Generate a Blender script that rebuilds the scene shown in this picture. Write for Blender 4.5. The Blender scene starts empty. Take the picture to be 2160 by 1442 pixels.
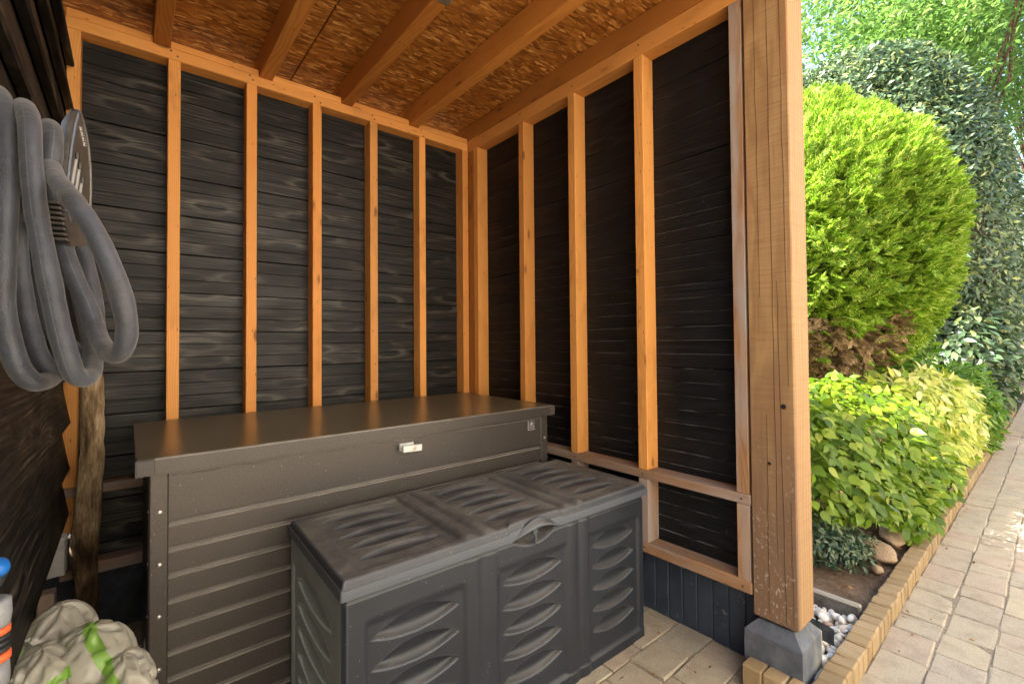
import bpy, bmesh, math, random
import numpy as np
from mathutils import Vector, Matrix, noise as mnoise
R = math.radians
scene = bpy.context.scene
col = scene.collection
rng = np.random.default_rng(7)
random.seed(7)

# ------------------------------------------------------------------ camera
CAM = np.array([-1.7549, -2.5163, 1.1561])
YAW, PITCH, ROLL, FPX = 0.6958, 0.0197, -0.0082, 968.88
fw = np.array([math.sin(YAW)*math.cos(PITCH), math.cos(YAW)*math.cos(PITCH), math.sin(PITCH)])
r0 = np.array([math.cos(YAW), -math.sin(YAW), 0.0])
u0 = np.cross(r0, fw)
rt = math.cos(ROLL)*r0 + math.sin(ROLL)*u0
up = -math.sin(ROLL)*r0 + math.cos(ROLL)*u0
cam_data = bpy.data.cameras.new('camera')
cam = bpy.data.objects.new('camera', cam_data)
col.objects.link(cam)
cam_data.sensor_width = 36.0
cam_data.sensor_fit = 'HORIZONTAL'
cam_data.lens = FPX/2160*36
cam_data.shift_y = -20.4/2160
cam_data.clip_start = 0.02
cam_data.clip_end = 400
m = Matrix.Identity(4)
for i in range(3):
    m[i][0] = rt[i]; m[i][1] = up[i]; m[i][2] = -fw[i]; m[i][3] = CAM[i]
cam.matrix_world = m
scene.camera = cam

# ------------------------------------------------------------------ sky, sun, exposure
SUN_EL, SUN_AZ = R(47), R(137)          # azimuth measured from +x towards +y
sun_dir = Vector((math.cos(SUN_EL)*math.cos(SUN_AZ), math.cos(SUN_EL)*math.sin(SUN_AZ), math.sin(SUN_EL)))
world = bpy.data.worlds.new('World')
scene.world = world
world.use_nodes = True
wt = world.node_tree
sky = wt.nodes.new('ShaderNodeTexSky')
sky.sky_type = 'NISHITA'
sky.sun_disc = False
sky.sun_elevation = SUN_EL
sky.sun_rotation = R(90) - SUN_AZ       # rotation 0 = +y, clockwise
sky.air_density = 1.0
sky.dust_density = 3.0
sky.ozone_density = 0.6
wt.links.new(sky.outputs[0], wt.nodes['Background'].inputs[0])
wt.nodes['Background'].inputs[1].default_value = 0.15
sl = bpy.data.lights.new('sun', 'SUN')
sl.energy = 5.0
sl.angle = R(0.6)
sl.color = (1.0, 0.93, 0.82)
so = bpy.data.objects.new('sun', sl)
so.rotation_euler = sun_dir.to_track_quat('Z', 'Y').to_euler()
so.location = (6, -4, 8)
col.objects.link(so)
vs = scene.view_settings
scene.display_settings.display_device = 'sRGB'
vs.view_transform = 'Standard'
vs.look = 'None'
vs.exposure = 2.6
vs.gamma = 1.0
vs.use_curve_mapping = False
scene.render.engine = 'CYCLES'
cy = scene.cycles
cy.use_denoising = True
cy.denoiser = 'OPENIMAGEDENOISE'
cy.denoising_input_passes = 'RGB_ALBEDO_NORMAL'
cy.denoising_prefilter = 'NONE'
cy.max_bounces = 10
cy.diffuse_bounces = 6
cy.glossy_bounces = 4
cy.transmission_bounces = 6
cy.transparent_max_bounces = 8
cy.sample_clamp_indirect = 8

# ------------------------------------------------------------------ node helper
class G:
    def __init__(s, name):
        s.m = bpy.data.materials.new(name); s.m.use_nodes = True
        s.t = s.m.node_tree; s.t.nodes.clear()
        s.out = s.t.nodes.new('ShaderNodeOutputMaterial')
    def n(s, typ, props=None, **inp):
        nd = s.t.nodes.new('ShaderNode'+typ)
        for k, v in (props or {}).items(): setattr(nd, k, v)
        for k, v in inp.items(): s.set(nd, k, v)
        return nd
    def set(s, nd, k, v):
        if k.startswith('i') and k[1:].isdigit(): sock = nd.inputs[int(k[1:])]
        else: sock = nd.inputs[k.replace('_', ' ')]
        if isinstance(v, bpy.types.NodeSocket): s.t.links.new(v, sock)
        elif isinstance(v, bpy.types.Node): s.t.links.new(v.outputs[0], sock)
        else:
            if sock.type == 'RGBA' and len(v) == 3: v = (*v, 1)
            sock.default_value = v
    def math(s, op, a, b=0.0, c=None, clamp=False):
        nd = s.n('Math', {'operation': op, 'use_clamp': clamp}); s.set(nd, 'i0', a); s.set(nd, 'i1', b)
        if c is not None: s.set(nd, 'i2', c)
        return nd.outputs[0]
    def vmath(s, op, a, b):
        nd = s.n('VectorMath', {'operation': op}); s.set(nd, 'i0', a); s.set(nd, 'i1', b); return nd.outputs[0]
    def mix(s, f, a, b, blend='MIX'):
        nd = s.n('MixRGB', {'blend_type': blend}); s.set(nd, 'i0', f); s.set(nd, 'i1', a); s.set(nd, 'i2', b); return nd.outputs[0]
    def ramp(s, f, stops, interp='LINEAR'):
        nd = s.n('ValToRGB'); cr = nd.color_ramp; cr.interpolation = interp
        while len(cr.elements) < len(stops): cr.elements.new(0.5)
        for e, (p, c) in zip(cr.elements, stops):
            e.position = p
            if not hasattr(c, '__len__'): c = (c, c, c)
            e.color = (*c, 1) if len(c) == 3 else c
        s.set(nd, 'i0', f); return nd.outputs[0]
    def rnge(s, f, a, b, c=0.0, d=1.0):
        nd = s.n('MapRange'); s.set(nd, 'i0', f)
        for i, v in enumerate((a, b, c, d)): s.set(nd, 'i%d' % (i+1), v)
        return nd.outputs[0]
    def obj(s): return s.n('TexCoord').outputs['Object']
    def rand(s): return s.n('ObjectInfo').outputs['Random']
    def island(s): return s.n('NewGeometry').outputs['Random Per Island']
    def map(s, v, scale=(1, 1, 1), rot=(0, 0, 0), loc=(0, 0, 0)):
        return s.n('Mapping', Vector=v, Scale=scale, Rotation=rot, Location=loc).outputs[0]
    def noise(s, v, scale=5.0, detail=3.0, rough=0.55, dist=0.0):
        return s.n('TexNoise', Vector=v, Scale=scale, Detail=detail, Roughness=rough, Distortion=dist).outputs[0]
    def vor(s, v, scale=5.0, feature='F1', out=0):
        return s.n('TexVoronoi', {'feature': feature}, Vector=v, Scale=scale).outputs[out]
    def bump(s, h, strength=0.3, dist=0.01, normal=None):
        nd = s.n('Bump', Height=h, Strength=strength, Distance=dist)
        if normal is not None: s.set(nd, 'Normal', normal)
        return nd.outputs[0]
    def pbr(s, color, rough=0.6, normal=None, spec=0.5, metal=0.0, **kw):
        nd = s.n('BsdfPrincipled'); s.set(nd, 'Base Color', color); s.set(nd, 'Roughness', rough)
        s.set(nd, 'Specular IOR Level', spec); s.set(nd, 'Metallic', metal)
        if normal is not None: s.set(nd, 'Normal', normal)
        for k, v in kw.items(): s.set(nd, k, v)
        s.t.links.new(nd.outputs[0], s.out.inputs[0]); return nd
    def leaf(s, color, trans=0.45, rough=0.45, spec=0.4, tcol=None, normal=None):
        p = s.n('BsdfPrincipled'); s.set(p, 'Base Color', color); s.set(p, 'Roughness', rough); s.set(p, 'Specular IOR Level', spec)
        if normal is not None: s.set(p, 'Normal', normal)
        t = s.n('BsdfTranslucent'); s.set(t, 'Color', tcol if tcol is not None else color)
        mx = s.n('MixShader'); s.set(mx, 'i0', trans); s.set(mx, 'i1', p); s.set(mx, 'i2', t)
        s.t.links.new(mx.outputs[0], s.out.inputs[0])

def offset_coords(g, k=31.0):
    return g.vmath('ADD', g.obj(), g.n('CombineXYZ', X=g.math('MULTIPLY', g.rand(), k), Y=g.math('MULTIPLY', g.rand(), k*.37), Z=g.math('MULTIPLY', g.rand(), k*.71)).outputs[0])

def M_wood(name, light, dark, knot=(.16, .05, .015), grain=1.0, weather=None, rough=.62):
    """planed softwood; grain runs along local x"""
    g = G(name); v = offset_coords(g)
    low = g.noise(g.map(v, (1.2, 6, 6)), 1.0, 2)
    w = g.vmath('ADD', v, g.n('CombineXYZ', Y=g.math('MULTIPLY', g.math('SUBTRACT', low, .5), .09), Z=g.math('MULTIPLY', g.math('SUBTRACT', low, .5), .06)).outputs[0])
    rings = g.n('TexWave', {'wave_type': 'RINGS', 'rings_direction': 'X'}, Vector=g.map(w, (.12, 1, 1.3), loc=(0, .06, .05)), Scale=34.0, Distortion=2.2, Detail=2.0).outputs['Fac']
    fine = g.noise(g.map(v, (3, 110, 110)), 1.0, 1)
    blot = g.noise(g.map(v, (1.6, 7, 7)), 1.5, 3)
    c = g.mix(g.math('MULTIPLY', g.rnge(rings, .35, 1), .55*grain), light, dark)
    c = g.mix(g.rnge(blot, .35, .75, 0, .35), c, dark)
    c = g.mix(g.rnge(fine, .5, .8, 0, .25*grain), c, dark)
    vd = g.vor(g.map(v, (4.2, 13, 13)), 1.0)
    kmask = g.math('MULTIPLY', g.math('SUBTRACT', 1.0, g.rnge(vd, .07, .15), clamp=True), g.math('GREATER_THAN', g.noise(v, 2.3, 1), .47))
    halo = g.math('SUBTRACT', 1.0, g.rnge(vd, .10, .34), clamp=True)
    c = g.mix(g.math('MULTIPLY', halo, .30), c, dark)
    c = g.mix(g.math('MULTIPLY', kmask, .75), c, knot)
    pv = g.vor(g.map(v, (11, 46, 46)), 1.0)
    c = g.mix(g.math('SUBTRACT', 1.0, g.rnge(pv, .05, .10), clamp=True), c, knot)
    br = g.rnge(g.math('FRACT', g.math('MULTIPLY', g.rand(), 7.7)), 0, 1, .74, 1.08)
    c = g.mix(g.math('MULTIPLY', g.math('FRACT', g.math('MULTIPLY', g.rand(), 31.3)), .55), c, g.mix(1.0, c, (.80, .66, .50), 'MULTIPLY'))
    st = g.noise(g.map(v, (1.1, 3, 3)), 2.6, 4, .65)
    c = g.mix(g.rnge(st, .54, .70, 0, .5), c, tuple(x*.62 for x in dark))
    c = g.mix(1.0, c, g.n('CombineColor', Red=br, Green=br, Blue=br).outputs[0], 'MULTIPLY')
    if weather:
        wcol, lo, hi = weather
        wn = g.noise(g.map(v, (1.4, 9, 9)), 2.0, 4)
        c = g.mix(g.rnge(wn, lo, hi), c, wcol)
    h = g.math('ADD', g.math('MULTIPLY', rings, .5), g.math('MULTIPLY', fine, .6))
    g.pbr(c, rough, g.bump(h, .25, .002), .35)
    return g.m

def M_black(name, base=(.016, .0145, .013), hi=(.075, .066, .058), flecks=.5, streak=0.0, rough=(.42, .65), dust=0.0, knots=1.0):
    """black-stained rough softwood, grain along local x"""
    g = G(name); v = offset_coords(g)
    low = g.noise(g.map(v, (.9, 4, 4)), 1.2, 2)
    sv = g.n('SeparateXYZ', Vector=v)
    flat = g.n('CombineXYZ', X=g.math('MULTIPLY', sv.outputs[0], 2.6), Y=g.math('MULTIPLY', sv.outputs[2], 9.0)).outputs[0]
    flat = g.vmath('ADD', flat, g.n('CombineXYZ', X=g.math('MULTIPLY', low, .4), Y=g.math('MULTIPLY', low, .3)).outputs[0])
    kd = g.n('TexVoronoi', {'voronoi_dimensions': '2D'}, Vector=flat, Scale=1.0).outputs['Distance']
    kb = g.math('MULTIPLY', g.math('POWER', g.math('SUBTRACT', 1.0, g.rnge(kd, .0, .42), clamp=True), 2.0), .030)
    sh = g.math('ADD', g.math('MULTIPLY', g.math('SUBTRACT', low, .5), .05), kb)
    w = g.vmath('ADD', v, g.n('CombineXYZ', Y=sh, Z=sh).outputs[0])
    g1 = g.noise(g.map(w, (1.5, 62, 62)), 1.0, 2, .5)
    g2 = g.noise(g.map(w, (4, 100, 100)), 1.0, 1, .5)
    g3 = g.noise(g.map(w, (8, 420, 420)), 1.0, 2, .6)
    blot = g.noise(g.map(v, (2.0, 6, 6)), 1.5, 4, .6)
    wv = g.n('TexWave', {'wave_type': 'BANDS', 'bands_direction': 'Z'}, Vector=g.map(w, (.15, .15, 1)), Scale=23.0, Distortion=1.6, Detail=2.0, Detail_Scale=1.5).outputs['Fac']
    wv = g.math('POWER', wv, 1.6)
    g1 = g.math('ADD', g.math('MULTIPLY', g1, .55), g.math('MULTIPLY', wv, .34))
    gr = g.math('ADD', g.math('MULTIPLY', g.rnge(g1, .28, .66), .55), g.math('MULTIPLY', g.rnge(g2, .38, .62), .50))
    f = g.math('MULTIPLY', g.rnge(gr, .32, .86), g.rnge(blot, .34, .66, .30, 1.0))
    f = g.math('MULTIPLY', f, g.rnge(g.rand(), 0, 1, .6, 1.25))
    c = g.mix(f, base, hi)
    c = g.mix(g.math('MULTIPLY', g.rnge(g.math('MULTIPLY', g.rnge(gr, .55, .88), g.rnge(blot, .52, .66)), .15, .8), .7), c, tuple(x*2.4 for x in hi))
    kn = g.math('SUBTRACT', 1.0, g.rnge(kd, .09, .20), clamp=True)
    kn = g.math('MULTIPLY', kn, knots)
    c = g.mix(kn, c, (.004, .0035, .003))
    ringm = g.math('MULTIPLY', g.math('MULTIPLY', g.rnge(kd, .16, .21), g.math('SUBTRACT', 1.0, g.rnge(kd, .22, .36), clamp=True)), g.rnge(blot, .42, .6))
    c = g.mix(g.math('MULTIPLY', ringm, .8*knots), c, tuple(x*2.2 for x in hi))
    fm = g.math('MULTIPLY', g.rnge(g.noise(v, 170, 2, .5), .735, .76), g.rnge(g.noise(v, 5.0, 3), .48, .58))
    c = g.mix(g.math('MULTIPLY', fm, flecks), c, (.42, .40, .36))
    if streak:
        sn = g.noise(g.map(v, (7, 300, 60)), 1.0, 4, .7)
        sm = g.math('MULTIPLY', g.rnge(sn, .62, .72), g.rnge(g.noise(v, 3.0, 2), .5, .65))
        c = g.mix(g.math('MULTIPLY', sm, streak*.35), c, (.12, .125, .135))
        dm = g.math('MULTIPLY', g.rnge(g.noise(g.map(v, (200, 200, 90)), 1.0, 3, .6), .70, .76), g.rnge(g.noise(v, 4.5, 3), .48, .60))
        c = g.mix(g.math('MULTIPLY', dm, streak), c, (.34, .34, .34))
    if dust:
        nz = g.n('SeparateXYZ', Vector=g.n('NewGeometry').outputs['True Normal']).outputs[2]
        c = g.mix(g.math('MULTIPLY', g.math('MULTIPLY', g.rnge(nz, .3, .6), g.rnge(g.noise(g.map(v, (14, 3, 3)), 1.0, 3), .42, .62)), dust), c, (.30, .29, .28))
    h = g.math('ADD', g.math('MULTIPLY', g1, .6), g2)
    g.pbr(c, g.rnge(blot, .3, .7, rough[1], rough[0]), g.bump(h, .4, .003), .35)
    return g.m

def M_plain(name, color, rough=.5, spec=.5, metal=0, vary=0.0, vscale=20, bump=0.0, bscale=200):
    g = G(name); v = g.obj(); c = color; nrm = None
    if vary:
        n = g.noise(v, vscale, 4, .6)
        c = g.mix(g.rnge(n, .35, .7), tuple(max(0, x*(1-vary)) for x in color), tuple(min(1, x*(1+vary)) for x in color))
    if bump: nrm = g.bump(g.noise(v, bscale, 3), bump, .002)
    g.pbr(c, rough, nrm, spec, metal)
    return g.m

PINE = M_wood('pine_wood', (.82, .385, .105), (.62, .25, .055))
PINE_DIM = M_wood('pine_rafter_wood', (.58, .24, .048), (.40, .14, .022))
PINE_GREY = M_wood('weathered_pine_wood', (.44, .26, .14), (.27, .14, .07), weather=((.30, .25, .22), .38, .62), rough=.75)
PINE_SILL = M_wood('worn_sill_wood', (.40, .225, .115), (.24, .125, .06), weather=((.30, .235, .20), .36, .62), rough=.75)
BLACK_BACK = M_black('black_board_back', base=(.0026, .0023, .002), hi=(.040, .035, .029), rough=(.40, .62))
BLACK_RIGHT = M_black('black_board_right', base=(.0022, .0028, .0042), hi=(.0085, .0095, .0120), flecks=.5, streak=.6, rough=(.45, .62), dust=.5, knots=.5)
BLACK_LEFT = M_black('black_clapboard', base=(.005, .0042, .0035), hi=(.055, .046, .036), flecks=.8, knots=.3)

# ------------------------------------------------------------------ mesh helpers
def mesh(name, v, f, smooth=False):
    me = bpy.data.meshes.new(name)
    me.from_pydata([tuple(map(float, p)) for p in v] if not isinstance(v, np.ndarray) else v.tolist(), [], f.tolist() if isinstance(f, np.ndarray) else f)
    me.update()
    if smooth: me.polygons.foreach_set('use_smooth', [True]*len(me.polygons))
    return me
def fast_mesh(name, v, f, smooth=False):
    me = bpy.data.meshes.new(name)
    nf, k = f.shape
    me.vertices.add(len(v)); me.vertices.foreach_set('co', np.ascontiguousarray(v, dtype=np.float32).ravel())
    me.loops.add(nf*k); me.loops.foreach_set('vertex_index', np.ascontiguousarray(f, dtype=np.int32).ravel())
    me.polygons.add(nf); me.polygons.foreach_set('loop_start', np.arange(0, nf*k, k, dtype=np.int32))
    if smooth: me.polygons.foreach_set('use_smooth', np.ones(nf, dtype=bool))
    me.update(calc_edges=True); me.validate()
    return me
def link(name, me, mat=None, parent=None, loc=(0, 0, 0), rot=(0, 0, 0), scale=None, kind=None, label=None):
    o = bpy.data.objects.new(name, me); col.objects.link(o)
    if mat is not None and me is not None:
        if not me.materials: me.materials.append(mat)
    if parent is not None: o.parent = parent
    o.location = loc; o.rotation_euler = rot
    if scale is not None: o.scale = scale
    if kind: o['kind'] = kind
    if label: o['label'] = label
    return o
def tag(o, label=None, cat=None, group=None, kind=None):
    if label: o['label'] = label
    if cat: o['category'] = cat
    if group: o['group'] = group
    if kind: o['kind'] = kind
    return o
def thing(name, label, cat, loc=(0, 0, 0), rot=(0, 0, 0), group=None):
    o = bpy.data.objects.new(name, None); col.objects.link(o); o.empty_display_size = .1
    o.location = loc; o.rotation_euler = rot
    return tag(o, label, cat, group)
def structure(name, me=None, mat=None, loc=(0, 0, 0)):
    o = link(name, me, mat, None, loc); o['kind'] = 'structure'; return o

def cbox_vf(l, w, t, c):
    """box centred on 0, all edges chamfered by c"""
    x, y, z = l/2, w/2, t/2
    c = min(c, x*.45, y*.45, z*.45)
    v = []; idx = {}
    for sx in (-1, 1):
        for sy in (-1, 1):
            for sz in (-1, 1):
                for a, p in enumerate(((x, y-c, z-c), (x-c, y, z-c), (x-c, y-c, z))):
                    idx[(sx, sy, sz, a)] = len(v); v.append((sx*p[0], sy*p[1], sz*p[2]))
    f = []
    I = lambda sx, sy, sz, a: idx[(sx, sy, sz, a)]
    for s in (-1, 1):
        q = [I(s, -1, -1, 0), I(s, 1, -1, 0), I(s, 1, 1, 0), I(s, -1, 1, 0)]; f.append(q if s > 0 else q[::-1])
        q = [I(-1, s, -1, 1), I(-1, s, 1, 1), I(1, s, 1, 1), I(1, s, -1, 1)]; f.append(q if s > 0 else q[::-1])
        q = [I(-1, -1, s, 2), I(1, -1, s, 2), I(1, 1, s, 2), I(-1, 1, s, 2)]; f.append(q if s > 0 else q[::-1])
    for a in (-1, 1):
        for b in (-1, 1):
            q = [I(-1, a, b, 1), I(-1, a, b, 2), I(1, a, b, 2), I(1, a, b, 1)]; f.append(q if a*b < 0 else q[::-1])
            q = [I(a, -1, b, 0), I(a, 1, b, 0), I(a, 1, b, 2), I(a, -1, b, 2)]; f.append(q if a*b > 0 else q[::-1])
            q = [I(a, b, -1, 0), I(a, b, -1, 1), I(a, b, 1, 1), I(a, b, 1, 0)]; f.append(q if a*b > 0 else q[::-1])
    for sx in (-1, 1):
        for sy in (-1, 1):
            for sz in (-1, 1):
                q = [I(sx, sy, sz, 0), I(sx, sy, sz, 1), I(sx, sy, sz, 2)]; f.append(q if sx*sy*sz > 0 else q[::-1])
    return v, f
_cache = {}
def cbox(l, w, t, c=.003, key='box'):
    k = (round(l, 4), round(w, 4), round(t, 4), round(c, 4), key)
    if k not in _cache:
        v, f = cbox_vf(l, w, t, c); _cache[k] = mesh(key, v, f)
    return _cache[k]
def box(name, x0, x1, y0, y1, z0, z1, mat, parent=None, base=(0, 0, 0), c=.003, axis=None, label=None, key=None):
    """chamfered box; its local x follows its longest side (so the grain does)"""
    d = (x1-x0, y1-y0, z1-z0)
    cen = ((x0+x1)/2-base[0], (y0+y1)/2-base[1], (z0+z1)/2-base[2])
    ax = axis if axis is not None else int(np.argmax(d))
    if ax == 0: me, rot = cbox(d[0], d[1], d[2], c, (key or name)+mat.name), (0, 0, 0)
    elif ax == 1: me, rot = cbox(d[1], d[0], d[2], c, (key or name)+mat.name), (0, 0, R(90))
    else: me, rot = cbox(d[2], d[1], d[0], c, (key or name)+mat.name), (0, R(-90), 0)
    return link(name, me, mat, parent, cen, rot, label=label)

def merge(parts):
    V, F, o = [], [], 0
    for v, f in parts:
        V += [tuple(p) for p in v]; F += [tuple(i+o for i in q) for q in f]; o += len(v)
    return V, F
def xf(vf, mat):
    return [tuple(mat @ Vector(p)) for p in vf[0]], vf[1]
def tube_vf(pts, rad, n=10, cap=True):
    pts = [Vector(p) for p in pts]; k = len(pts)
    if not hasattr(rad, '__len__'): rad = [rad]*k
    V, F = [], []
    t0 = (pts[1]-pts[0]).normalized()
    nrm = t0.orthogonal().normalized()
    for i, p in enumerate(pts):
        t = (pts[min(i+1, k-1)]-pts[max(i-1, 0)]).normalized()
        nrm = (nrm - t*nrm.dot(t)).normalized(); b = t.cross(nrm)
        for j in range(n):
            a = 2*math.pi*j/n
            V.append(tuple(p + (nrm*math.cos(a)+b*math.sin(a))*rad[i]))
    for i in range(k-1):
        for j in range(n):
            a, b2 = i*n+j, i*n+(j+1) % n
            F.append((a, b2, b2+n, a+n))
    if cap: F.append(tuple(range(n))[::-1]); F.append(tuple((k-1)*n+j for j in range(n)))
    return V, F
def lathe_vf(prof, n=24):
    """profile [(r, z)...] about z"""
    V, F = [], []
    for r, z in prof:
        for j in range(n):
            a = 2*math.pi*j/n; V.append((r*math.cos(a), r*math.sin(a), z))
    for i in range(len(prof)-1):
        for j in range(n):
            a, b = i*n+j, i*n+(j+1) % n
            F.append((a, b, b+n, a+n))
    F.append(tuple(range(n))[::-1]); F.append(tuple((len(prof)-1)*n+j for j in range(n)))
    return V, F
def spline(P, n=8):
    P = [np.array(p, float) for p in P]; out = []
    for i in range(len(P)-1):
        a, b, c, d = P[max(i-1, 0)], P[i], P[i+1], P[min(i+2, len(P)-1)]
        for k in range(n):
            t = k/n
            out.append(.5*((2*b)+(-a+c)*t+(2*a-5*b+4*c-d)*t*t+(-a+3*b-3*c+d)*t**3))
    out.append(P[-1]); return out
def prism_vf(poly, h0, h1):
    """poly in xy extruded in z"""
    n = len(poly)
    V = [(x, y, h0) for x, y in poly]+[(x, y, h1) for x, y in poly]
    F = [tuple(range(n))[::-1], tuple(range(n, 2*n))]+[(i, (i+1) % n, n+(i+1) % n, n+i) for i in range(n)]
    return V, F
def grid_vf(nx, ny, fn):
    u = np.linspace(0, 1, nx); v = np.linspace(0, 1, ny)
    U, W = np.meshgrid(u, v, indexing='ij')
    P = fn(U, W).reshape(-1, 3)
    i = np.arange(nx-1)[:, None]*ny + np.arange(ny-1)[None, :]
    F = np.stack([i, i+ny, i+ny+1, i+1], -1).reshape(-1, 4)
    return P, F
def ss(a, b, x):
    t = np.clip((x-a)/(b-a), 0, 1); return t*t*(3-2*t)

# ------------------------------------------------------------------ ground and paving
def M_soil():
    g = G('garden_soil'); v = g.obj()
    n = g.noise(v, 9, 6, .65); n2 = g.noise(v, 60, 4, .7)
    c = g.ramp(g.math('ADD', g.math('MULTIPLY', n, .7), g.math('MULTIPLY', n2, .3)), [(.3, (.045, .028, .018)), (.55, (.15, .10, .065)), (.8, (.30, .22, .15))])
    g.pbr(c, .95, g.bump(g.math('ADD', n, n2), .8, .03), .2); return g.m
SOIL = M_soil()
def M_paver(name, island):
    g = G(name); v = g.obj() if island else offset_coords(g)
    r = g.island() if island else g.rand()
    base = g.ramp(r, [(0, (.35, .295, .205)), (.22, (.39, .325, .225)), (.4, (.38, .285, .205)), (.58, (.35, .305, .225)), (.74, (.40, .335, .225)), (.88, (.385, .30, .215)), (1, (.35, .30, .21))])
    sp = g.noise(v, 220, 3, .7); big = g.noise(v, 14, 5, .65)
    c = g.mix(g.rnge(sp, .45, .75, 0, .55), base, (.45, .40, .33))
    c = g.mix(g.rnge(sp, .5, .25, 0, .5), c, (.10, .08, .06))
    c = g.mix(g.rnge(big, .46, .72, 0, .5), c, (.20, .16, .115))
    pit = g.vor(v, 120.0); pm = g.math('LESS_THAN', pit, .12)
    c = g.mix(g.math('MULTIPLY', pm, .5), c, (.05, .04, .03))
    g.pbr(c, .9, g.bump(g.math('ADD', sp, g.math('MULTIPLY', big, 2)), .5, .004), .25); return g.m
PAVER = M_paver('paver_stone', False); PAVER_FAR = M_paver('paver_stone_far', True)
def M_sand():
    g = G('joint_sand'); v = g.obj(); n = g.noise(v, 120, 4, .7)
    c = g.ramp(n, [(.3, (.13, .10, .075)), (.55, (.26, .215, .155)), (.8, (.40, .34, .25))])
    g.pbr(c, .95, g.bump(n, .6, .005), .2); return g.m
SAND = M_sand()

gv = [(-120, -120, -.045), (120, -120, -.045), (120, 120, -.045), (-120, 120, -.045)]
ground = structure('ground', mesh('ground', gv, [(0, 1, 2, 3)]), SOIL)
paving = structure('paving', None)
bedding = link('joint_sand', mesh('joint_sand', [(-4, -9, -.0036), (26, -9, -.0036), (26, -2.045, -.0036), (-.135, -2.045, -.0036), (-.135, -1.79, -.0036), (.0, -1.79, -.0036), (.0, .05, -.0036), (-2.1, .05, -.0036), (-2.1, -2.05, -.0036), (-4, -2.05, -.0036)], [tuple(range(10))]), SAND, paving)

def paver_mesh(l, w, seed):
    v, f = cbox_vf(l, w, .06, .0042)
    rs = random.Random(seed)
    v = [(x+rs.uniform(-.0035, .0035), y+rs.uniform(-.0035, .0035), z+(rs.uniform(-.002, .002) if z > 0 else 0)) for x, y, z in v]
    return mesh('paver', v, f)
PM = {}
for L in (.205, .140, .172, .09): PM[L] = [paver_mesh(L-.004, .1368, k*7+int(L*1000)) for k in range(4)]
pavers = []
row = 0
for k in range(-14, 46):
    yc = -2.05 - .0703 - k*.1405 if True else 0
    x = -3.2 + rng.uniform(0, .2)
    while x < (24 if k >= 0 else -.02):
        L = [.205, .205, .140, .172][rng.integers(4)]
        xc = x+L/2; x += L
        if k < 0:
            lim = -.172 if yc < -1.78 else -.015
            if xc < -1.95 or yc > .02: continue
            if xc+L/2 > lim:
                room = round(lim-(xc-L/2), 4)
                x = 9
                if room < .03: continue
                L = room; xc = lim-L/2
                if L not in PM: PM[L] = [paver_mesh(L-.004, .1368, 3)]
        if k > 20 and xc > 2: continue
        pavers.append((xc, yc, L))
P = np.array([(p[0], p[1], 0) for p in pavers]); rel = P-CAM
dep = rel@fw; px = 1080+FPX*(rel@rt)/np.maximum(dep, .01); py = 700.5-FPX*(rel@up)/np.maximum(dep, .01)
vis = (dep > .3) & (px > -60) & (px < 2260) & (py > 0) & (py < 1560)
hid = (P[:, 1] > -2.0) & ((P[:, 0] < -.42) | (P[:, 1] > -1.2))      # under the boxes and behind them
order = np.argsort(np.where(vis & ~hid, dep, 1e6+dep))
single = set(order[:min(290, int((vis & ~hid).sum()))].tolist())
far_parts = []
for i, (xc, yc, L) in enumerate(pavers):
    rz = rng.normal(0, .012); dz = rng.normal(0, .0018)
    if i in single:
        me = PM[L][rng.integers(len(PM[L]))]
        link('paver', me, PAVER, paving, (xc+rng.normal(0, .0015), yc+rng.normal(0, .0015), -.03+dz), (rng.normal(0, .006), rng.normal(0, .006), rz + (math.pi if rng.random() < .5 else 0)))
    else:
        far_parts.append((xc, yc, L, rz, dz))
tv, tf = cbox_vf(1, 1, 1, .02)
V, F, o = [], [], 0
for xc, yc, L, rz, dz in far_parts:
    v, f = cbox_vf(L-.004, .1368, .06, .0045)
    c_, s_ = math.cos(rz), math.sin(rz)
    V += [(xc+a*c_-b*s_, yc+a*s_+b*c_, -.03+dz+z) for a, b, z in v]; F += [tuple(q+o for q in ff) for ff in f]; o += len(v)
link('distant_pavers', mesh('distant_pavers', V, F), PAVER_FAR, paving, kind='stuff')

# kerb of yellow bricks on edge
def M_brick():
    g = G('yellow_kerb_brick'); v = offset_coords(g)
    n = g.noise(v, 90, 4, .7); b = g.noise(v, 18, 4, .6)
    base = g.ramp(g.rand(), [(0, (.27, .185, .090)), (.5, (.33, .235, .125)), (1, (.24, .17, .088))])
    c = g.mix(g.rnge(b, .5, .8, 0, .6), base, (.20, .15, .09))
    c = g.mix(g.math('MULTIPLY', g.math('GREATER_THAN', n, .67), .7), c, (.06, .045, .03))
    g.pbr(c, .88, g.bump(n, .4, .003), .25); return g.m
BRICK = M_brick()
kerb = structure('kerb', None)
def brick_mesh(seed, l, w, h):
    rs = random.Random(seed); v, f = cbox_vf(l, w, h, .0045)
    return mesh('brick', [(x+rs.uniform(-.002, .002), y+rs.uniform(-.002, .002), z+rs.uniform(-.0015, .0015)) for x, y, z in v], f)
BM = [brick_mesh(s, .0555, .070, .12) for s in range(5)]
x = -.075
k = 0
while x < 9.0:
    link('brick', BM[k % 5], BRICK, kerb, (x+rng.normal(0, .001), -2.019+.002*x+rng.normal(0, .0015), .008+rng.normal(0, .0018)), (rng.normal(0, .015), rng.normal(0, .02), rng.normal(0, .015)))
    x += .0605; k += 1
BM2 = [brick_mesh(50+s, .0635, .062, .12) for s in range(3)]
for k in range(4):
    link('brick', BM2[k % 3], BRICK, kerb, (-.138+rng.normal(0, .001), -1.835-.0655*k, .012), (rng.normal(0, .01), rng.normal(0, .01), rng.normal(0, .01)))

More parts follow.
